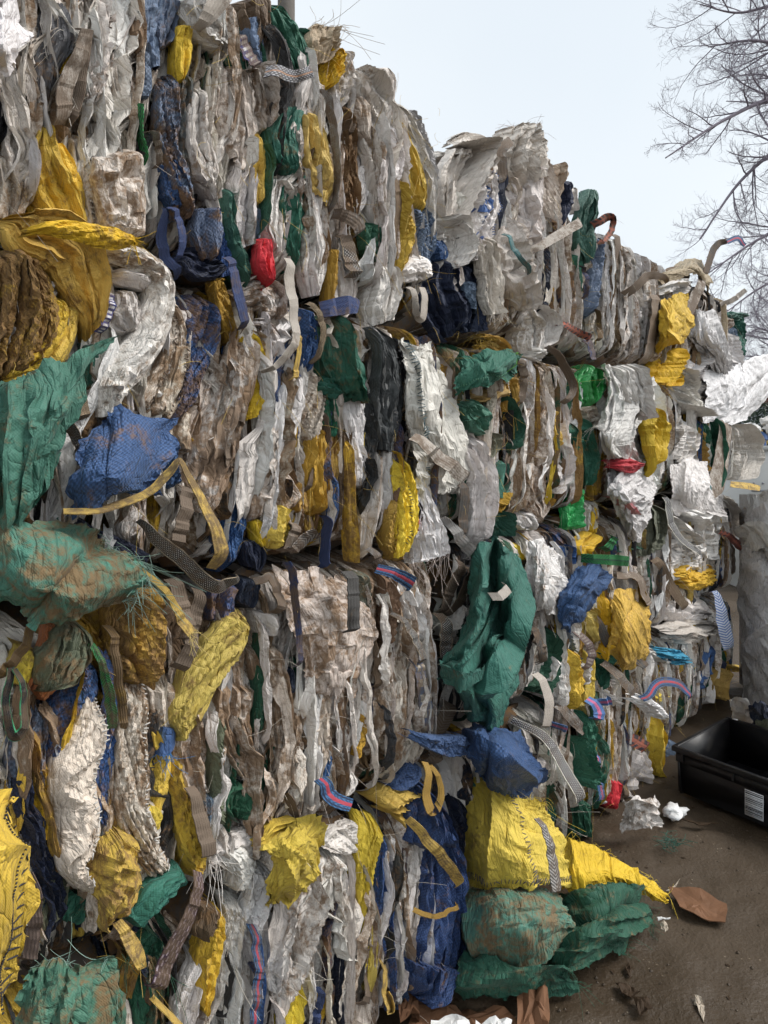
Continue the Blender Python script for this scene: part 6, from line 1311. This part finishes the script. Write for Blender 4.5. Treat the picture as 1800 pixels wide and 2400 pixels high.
boxes('roof', [(rc+np.array([0, 0, .05])+RGT*1.2, RGT*1.6, FWD*.8, zz*.10)], M_ROOF, rf); boxes('wall', [(np.array([*(rc+RGT*1.2)[:2], rc[2]/2-.05]), RGT*1.5, FWD*.7, zz*(rc[2]/2-.06))], M_BARG, rf)
# dark evergreen shrub
M_LEAF = tinted('evergreen_leaf', .6); M_BARK = plain('bark', (.075, .062, .062), .85, .15, .35, 12, .004, 50)
sc0 = at_depth(np.array([1790.]), np.array([1000.]), np.array([11.5]))[0]; sh = empty('evergreen_shrub', (sc0[0], sc0[1], 0)); tag(sh, 'dark evergreen shrub behind the container', 'shrub')
k_ = 2600; cen = rng.normal(0, 1, (k_, 3)); cen /= np.linalg.norm(cen, axis=1, keepdims=True); cen *= (rng.random((k_, 1))**.4)*np.array([1.1, 1.1, .55]); cen *= 1+.25*np.sin(cen[:, :1]*7+cen[:, 2:]*5); cen += sc0
dv = rng.normal(0, 1, (k_, 3)); dv /= np.linalg.norm(dv, axis=1, keepdims=True); ev = np.cross(dv, rng.normal(0, 1, (k_, 3))); ev /= np.linalg.norm(ev, axis=1, keepdims=True)
VV = np.stack([cen-dv*.04, cen+ev*.016, cen+dv*.04, cen-ev*.016], 1).reshape(-1, 3); mesh_from('crown', VV, np.arange(k_*4).reshape(-1, 4), M_LEAF, sh, (.02, .04, .022, 1), smooth=False)
tubes('trunk', [np.array([[sc0[0], sc0[1], 0], [sc0[0], sc0[1], sc0[2]]])], .06, M_BARK, sh, sides=8)

# wooden pole behind the wall
M_POLE = plain('weathered_pole', (.17, .155, .14), .85, .15, .3, 10, .006, 50)
pp = at_depth(np.array([671.]), np.array([40.]), np.array([3.25]))[0]
tt = np.linspace(0, 1, 12); po = tubes('wooden_pole', [np.stack([pp[0]+0*tt, pp[1]+0*tt, 5.2*tt], 1)], .042, M_POLE, sides=14); tag(po, 'weathered wooden pole rising behind the top of the wall', 'pole')

# ---------------------------------------------------------------- bare trees at the right
M_TWIG_HAZED = plain('hazed_twig_bark', (.27, .24, .28), .85, .15, .3, 12, .002, 60)  # bark paled towards lilac: the misty air is put into the colour
def grow(start, d, L, r, lev, out, rs, droop=0.0):
    n = 7 if lev < 2 else 5; p = np.array(start, float); d = np.array(d, float); pts = [p.copy()]; rr = [r]
    wob = rs.normal(0, 1, 3); wob /= np.linalg.norm(wob)
    for i in range(n):
        d = d+wob*.10+rs.normal(0, .09, 3)+np.array([0, 0, .05 if lev >= 2 else droop]); d /= np.linalg.norm(d)
        p = p+d*L/n; pts.append(p.copy()); rr.append(r*(1-.72*(i+1)/n)); 
    out[min(lev, 3)].append((np.array(pts), np.array(rr)))
    if lev >= 3: return
    nc = [9, 10, 8][lev]
    for q in range(nc):
        f = .12+.86*(q+rs.random())/nc; x = f*n; i = min(int(x), n-1); pos = pts[i]*(1-(x-i))+pts[i+1]*(x-i)
        tdir = pts[i+1]-pts[i]; tdir /= np.linalg.norm(tdir); s = rs.normal(0, 1, 3); s -= s.dot(tdir)*tdir; s /= np.linalg.norm(s)
        an = math.radians(rs.uniform(28, 62)); nd = tdir*math.cos(an)+s*math.sin(an)
        grow(pos, nd, L*rs.uniform(.34, .58)*(1.1-.45*f), max(r*(1-.6*f)*.5, .0021), lev+1, out, rs)
def tree(name, label, limbs, trunk_xy, trunk_r, trunk_h, seed, Lsub=1.5):
    rs = np.random.default_rng(seed); e = empty(name, (*trunk_xy, 0)); tag(e, label, 'tree', 'bare trees behind the yard')
    tt = np.linspace(0, 1, 14); wob = .12*np.sin(tt*5+seed)
    tubes('trunk', [np.stack([trunk_xy[0]+wob, trunk_xy[1]+wob*.6, trunk_h*tt], 1)], [trunk_r*(1.25-.85*tt)], M_BARK, e, sides=12)
    out = {0: [], 1: [], 2: [], 3: []}
    for pts, r0 in limbs:
        c = catmull(np.array([at_depth(np.array(float(q[0])), np.array(float(q[1])), np.array(float(q[2]))) for q in pts]), np.linspace(0, 1, 20))
        st = np.array([trunk_xy[0], trunk_xy[1], min(trunk_h*.92, max(1.5, c[0][2]-.5))]); lead = catmull(np.array([st, (st*.55+c[0]*.45)+np.array([0, 0, .15]), c[0]]), np.linspace(0, 1, 8))[:-1]
        full = np.concatenate([lead, c]); rr = r0*np.linspace(1.5, .22, len(full)); out[0].append((full, rr))
        nb = 20
        for q in range(nb):
            i = 7+int((q+rs.random())/nb*18.5); i = min(i, len(full)-2); td = full[i+1]-full[i]; td /= np.linalg.norm(td); s = rs.normal(0, 1, 3); s -= s.dot(td)*td; s /= np.linalg.norm(s)
            an = math.radians(rs.uniform(25, 60)); grow(full[i], td*math.cos(an)+s*math.sin(an), Lsub*rs.uniform(.45, 1.0)*(1.15-.5*q/nb), max(rr[i]*.5, .008), 1, out, rs)
    for k_, nm in ((0, 'limb'), (1, 'branch')):
        for P_, R_ in (out[k_] if k_ == 0 else []): tubes(nm, [P_], [R_], M_TWIG_HAZED, e, sides=8)
    o = tubes('branches', [p for p, r in out[1]], [r for p, r in out[1]], M_TWIG_HAZED, e, sides=5); o['kind'] = 'stuff'
    o = tubes('twigs', [p for p, r in out[2]+out[3]], [r for p, r in out[2]+out[3]], M_TWIG_HAZED, e, sides=3); o['kind'] = 'stuff'
tx = at_depth(np.array([2150.]), np.array([900.]), np.array([10.5]))[0]
tree('bare_tree', 'bare leafless tree whose fine twigs reach in from the right', [
    ([(1950, 40, 10), (1840, 10, 9.8), (1730, 30, 9.6), (1640, 10, 9.5)], .03),
    ([(1980, 140, 10), (1850, 110, 9.8), (1760, 95, 9.6), (1660, 110, 9.5)], .034),
    ([(2000, 260, 10.2), (1830, 230, 10), (1700, 280, 9.6), (1560, 370, 9.2)], .045),
    ([(2000, 330, 10.4), (1850, 340, 10.2), (1740, 420, 10.2), (1640, 560, 10)], .045),
    ([(2000, 520, 10.6), (1880, 520, 10.4), (1780, 560, 10.2), (1660, 640, 10)], .04),
    ([(2000, 640, 10.6), (1880, 640, 10.4), (1790, 670, 10.2), (1690, 740, 10)], .032)], (tx[0], tx[1]), .2, 6.5, 3, 1.35)
tx2 = at_depth(np.array([1860.]), np.array([900.]), np.array([22.]))[0]
tree('bare_tree', 'distant bare tree low at the right edge beyond the container', [
    ([(1850, 820, 22), (1820, 790, 22), (1780, 770, 22), (1745, 790, 22)], .05), ([(1850, 860, 22), (1810, 840, 22), (1760, 850, 22)], .05), ([(1855, 760, 22), (1840, 720, 22), (1800, 700, 22)], .05)], (tx2[0], tx2[1]), .18, 5.5, 9, 1.6)

# ---------------------------------------------------------------- lettering
def lettering(text, P, u0, v0, w, h, color, parent, rot=0.0):
    cu = bpy.data.curves.new('lettering', 'FONT'); cu.body = text; cu.size = 1.0; cu.resolution_u = 2
    tmp = bpy.data.objects.new('lettering_source', cu); COL.objects.link(tmp); bpy.context.view_layer.update()
    me = bpy.data.meshes.new_from_object(tmp.evaluated_get(bpy.context.evaluated_depsgraph_get())); bpy.data.objects.remove(tmp)
    V = np.array([v.co[:] for v in me.vertices]); V = V[:, :2]-V[:, :2].min(0); V /= V.max(0)
    if rot: 
        a = V-.5; V = np.stack([a[:, 0]*math.cos(rot)-a[:, 1]*math.sin(rot), a[:, 0]*math.sin(rot)+a[:, 1]*math.cos(rot)], 1)+.5
    nv, nu, _ = P.shape; x = np.clip((u0+V[:, 0]*w)*(nu-1), 0, nu-1.001); y = np.clip((v0+(1-V[:, 1])*h)*(nv-1), 0, nv-1.001)
    i = y.astype(int); j = x.astype(int); a = (y-i)[:, None]; c = (x-j)[:, None]; Nn = normals(P)
    Q = P[i, j]*(1-a)*(1-c)+P[i+1, j]*a*(1-c)+P[i, j+1]*(1-a)*c+P[i+1, j+1]*a*c+Nn[i, j]*.004
    cen = Q.mean(0); me.vertices.foreach_set('co', (Q-cen).ravel().astype(np.float32)); me.update()
    o = link('lettering', me, M_THREAD, parent, color+(1,)); o.location = Vector(cen-WPOS[parent.name]) if parent.parent is None else Vector(cen-WPOS[parent.name])
    WPOS[o.name] = cen; return o
lettering('SU', NB[1], .30, .80, .26, .13, (.45, .47, .52), NB[0])
lettering('ECO', PR_[1], .50, .72, .34, .10, (.06, .10, .25), PR_[0], .5)
lettering('DI', PR_[1], .06, .45, .16, .07, (.06, .10, .25), PR_[0])
def printed_band(P, path, width, color, parent):
    nv, nu, _ = P.shape; pt = catmull(np.array(path, float), np.linspace(0, 1, 24)); L_, R_ = [], []
    Nn = normals(P); rows = []
    for (u, v) in pt:
        row = []
        for du in (-width, -width/2, 0, width/2, width):
            x = np.clip((u+du)*(nu-1), 0, nu-1.001); y = np.clip(v*(nv-1), 0, nv-1.001); i, j = int(y), int(x); a, c = y-i, x-j
            row.append(P[i, j]*(1-a)*(1-c)+P[i+1, j]*a*(1-c)+P[i, j+1]*(1-a)*c+P[i+1, j+1]*a*c+Nn[i, j]*.0035)
        rows.append(row)
    return sheet('printed_stripe', np.array(rows), M_WOVEN, parent, color+(.15,))
printed_band(PR_[1], [(.45, .15), (.62, .3), (.55, .5), (.30, .72), (.2, .9)], .10, (.07, .14, .34), PR_[0])
printed_band(PR_[1], [(.38, .3), (.30, .42), (.28, .52)], .06, (.07, .14, .34), PR_[0])
stitches(PR_[1], .9, (.07, .14, .34), .014, .006, parent=PR_[0], v0=.1, v1=.7)
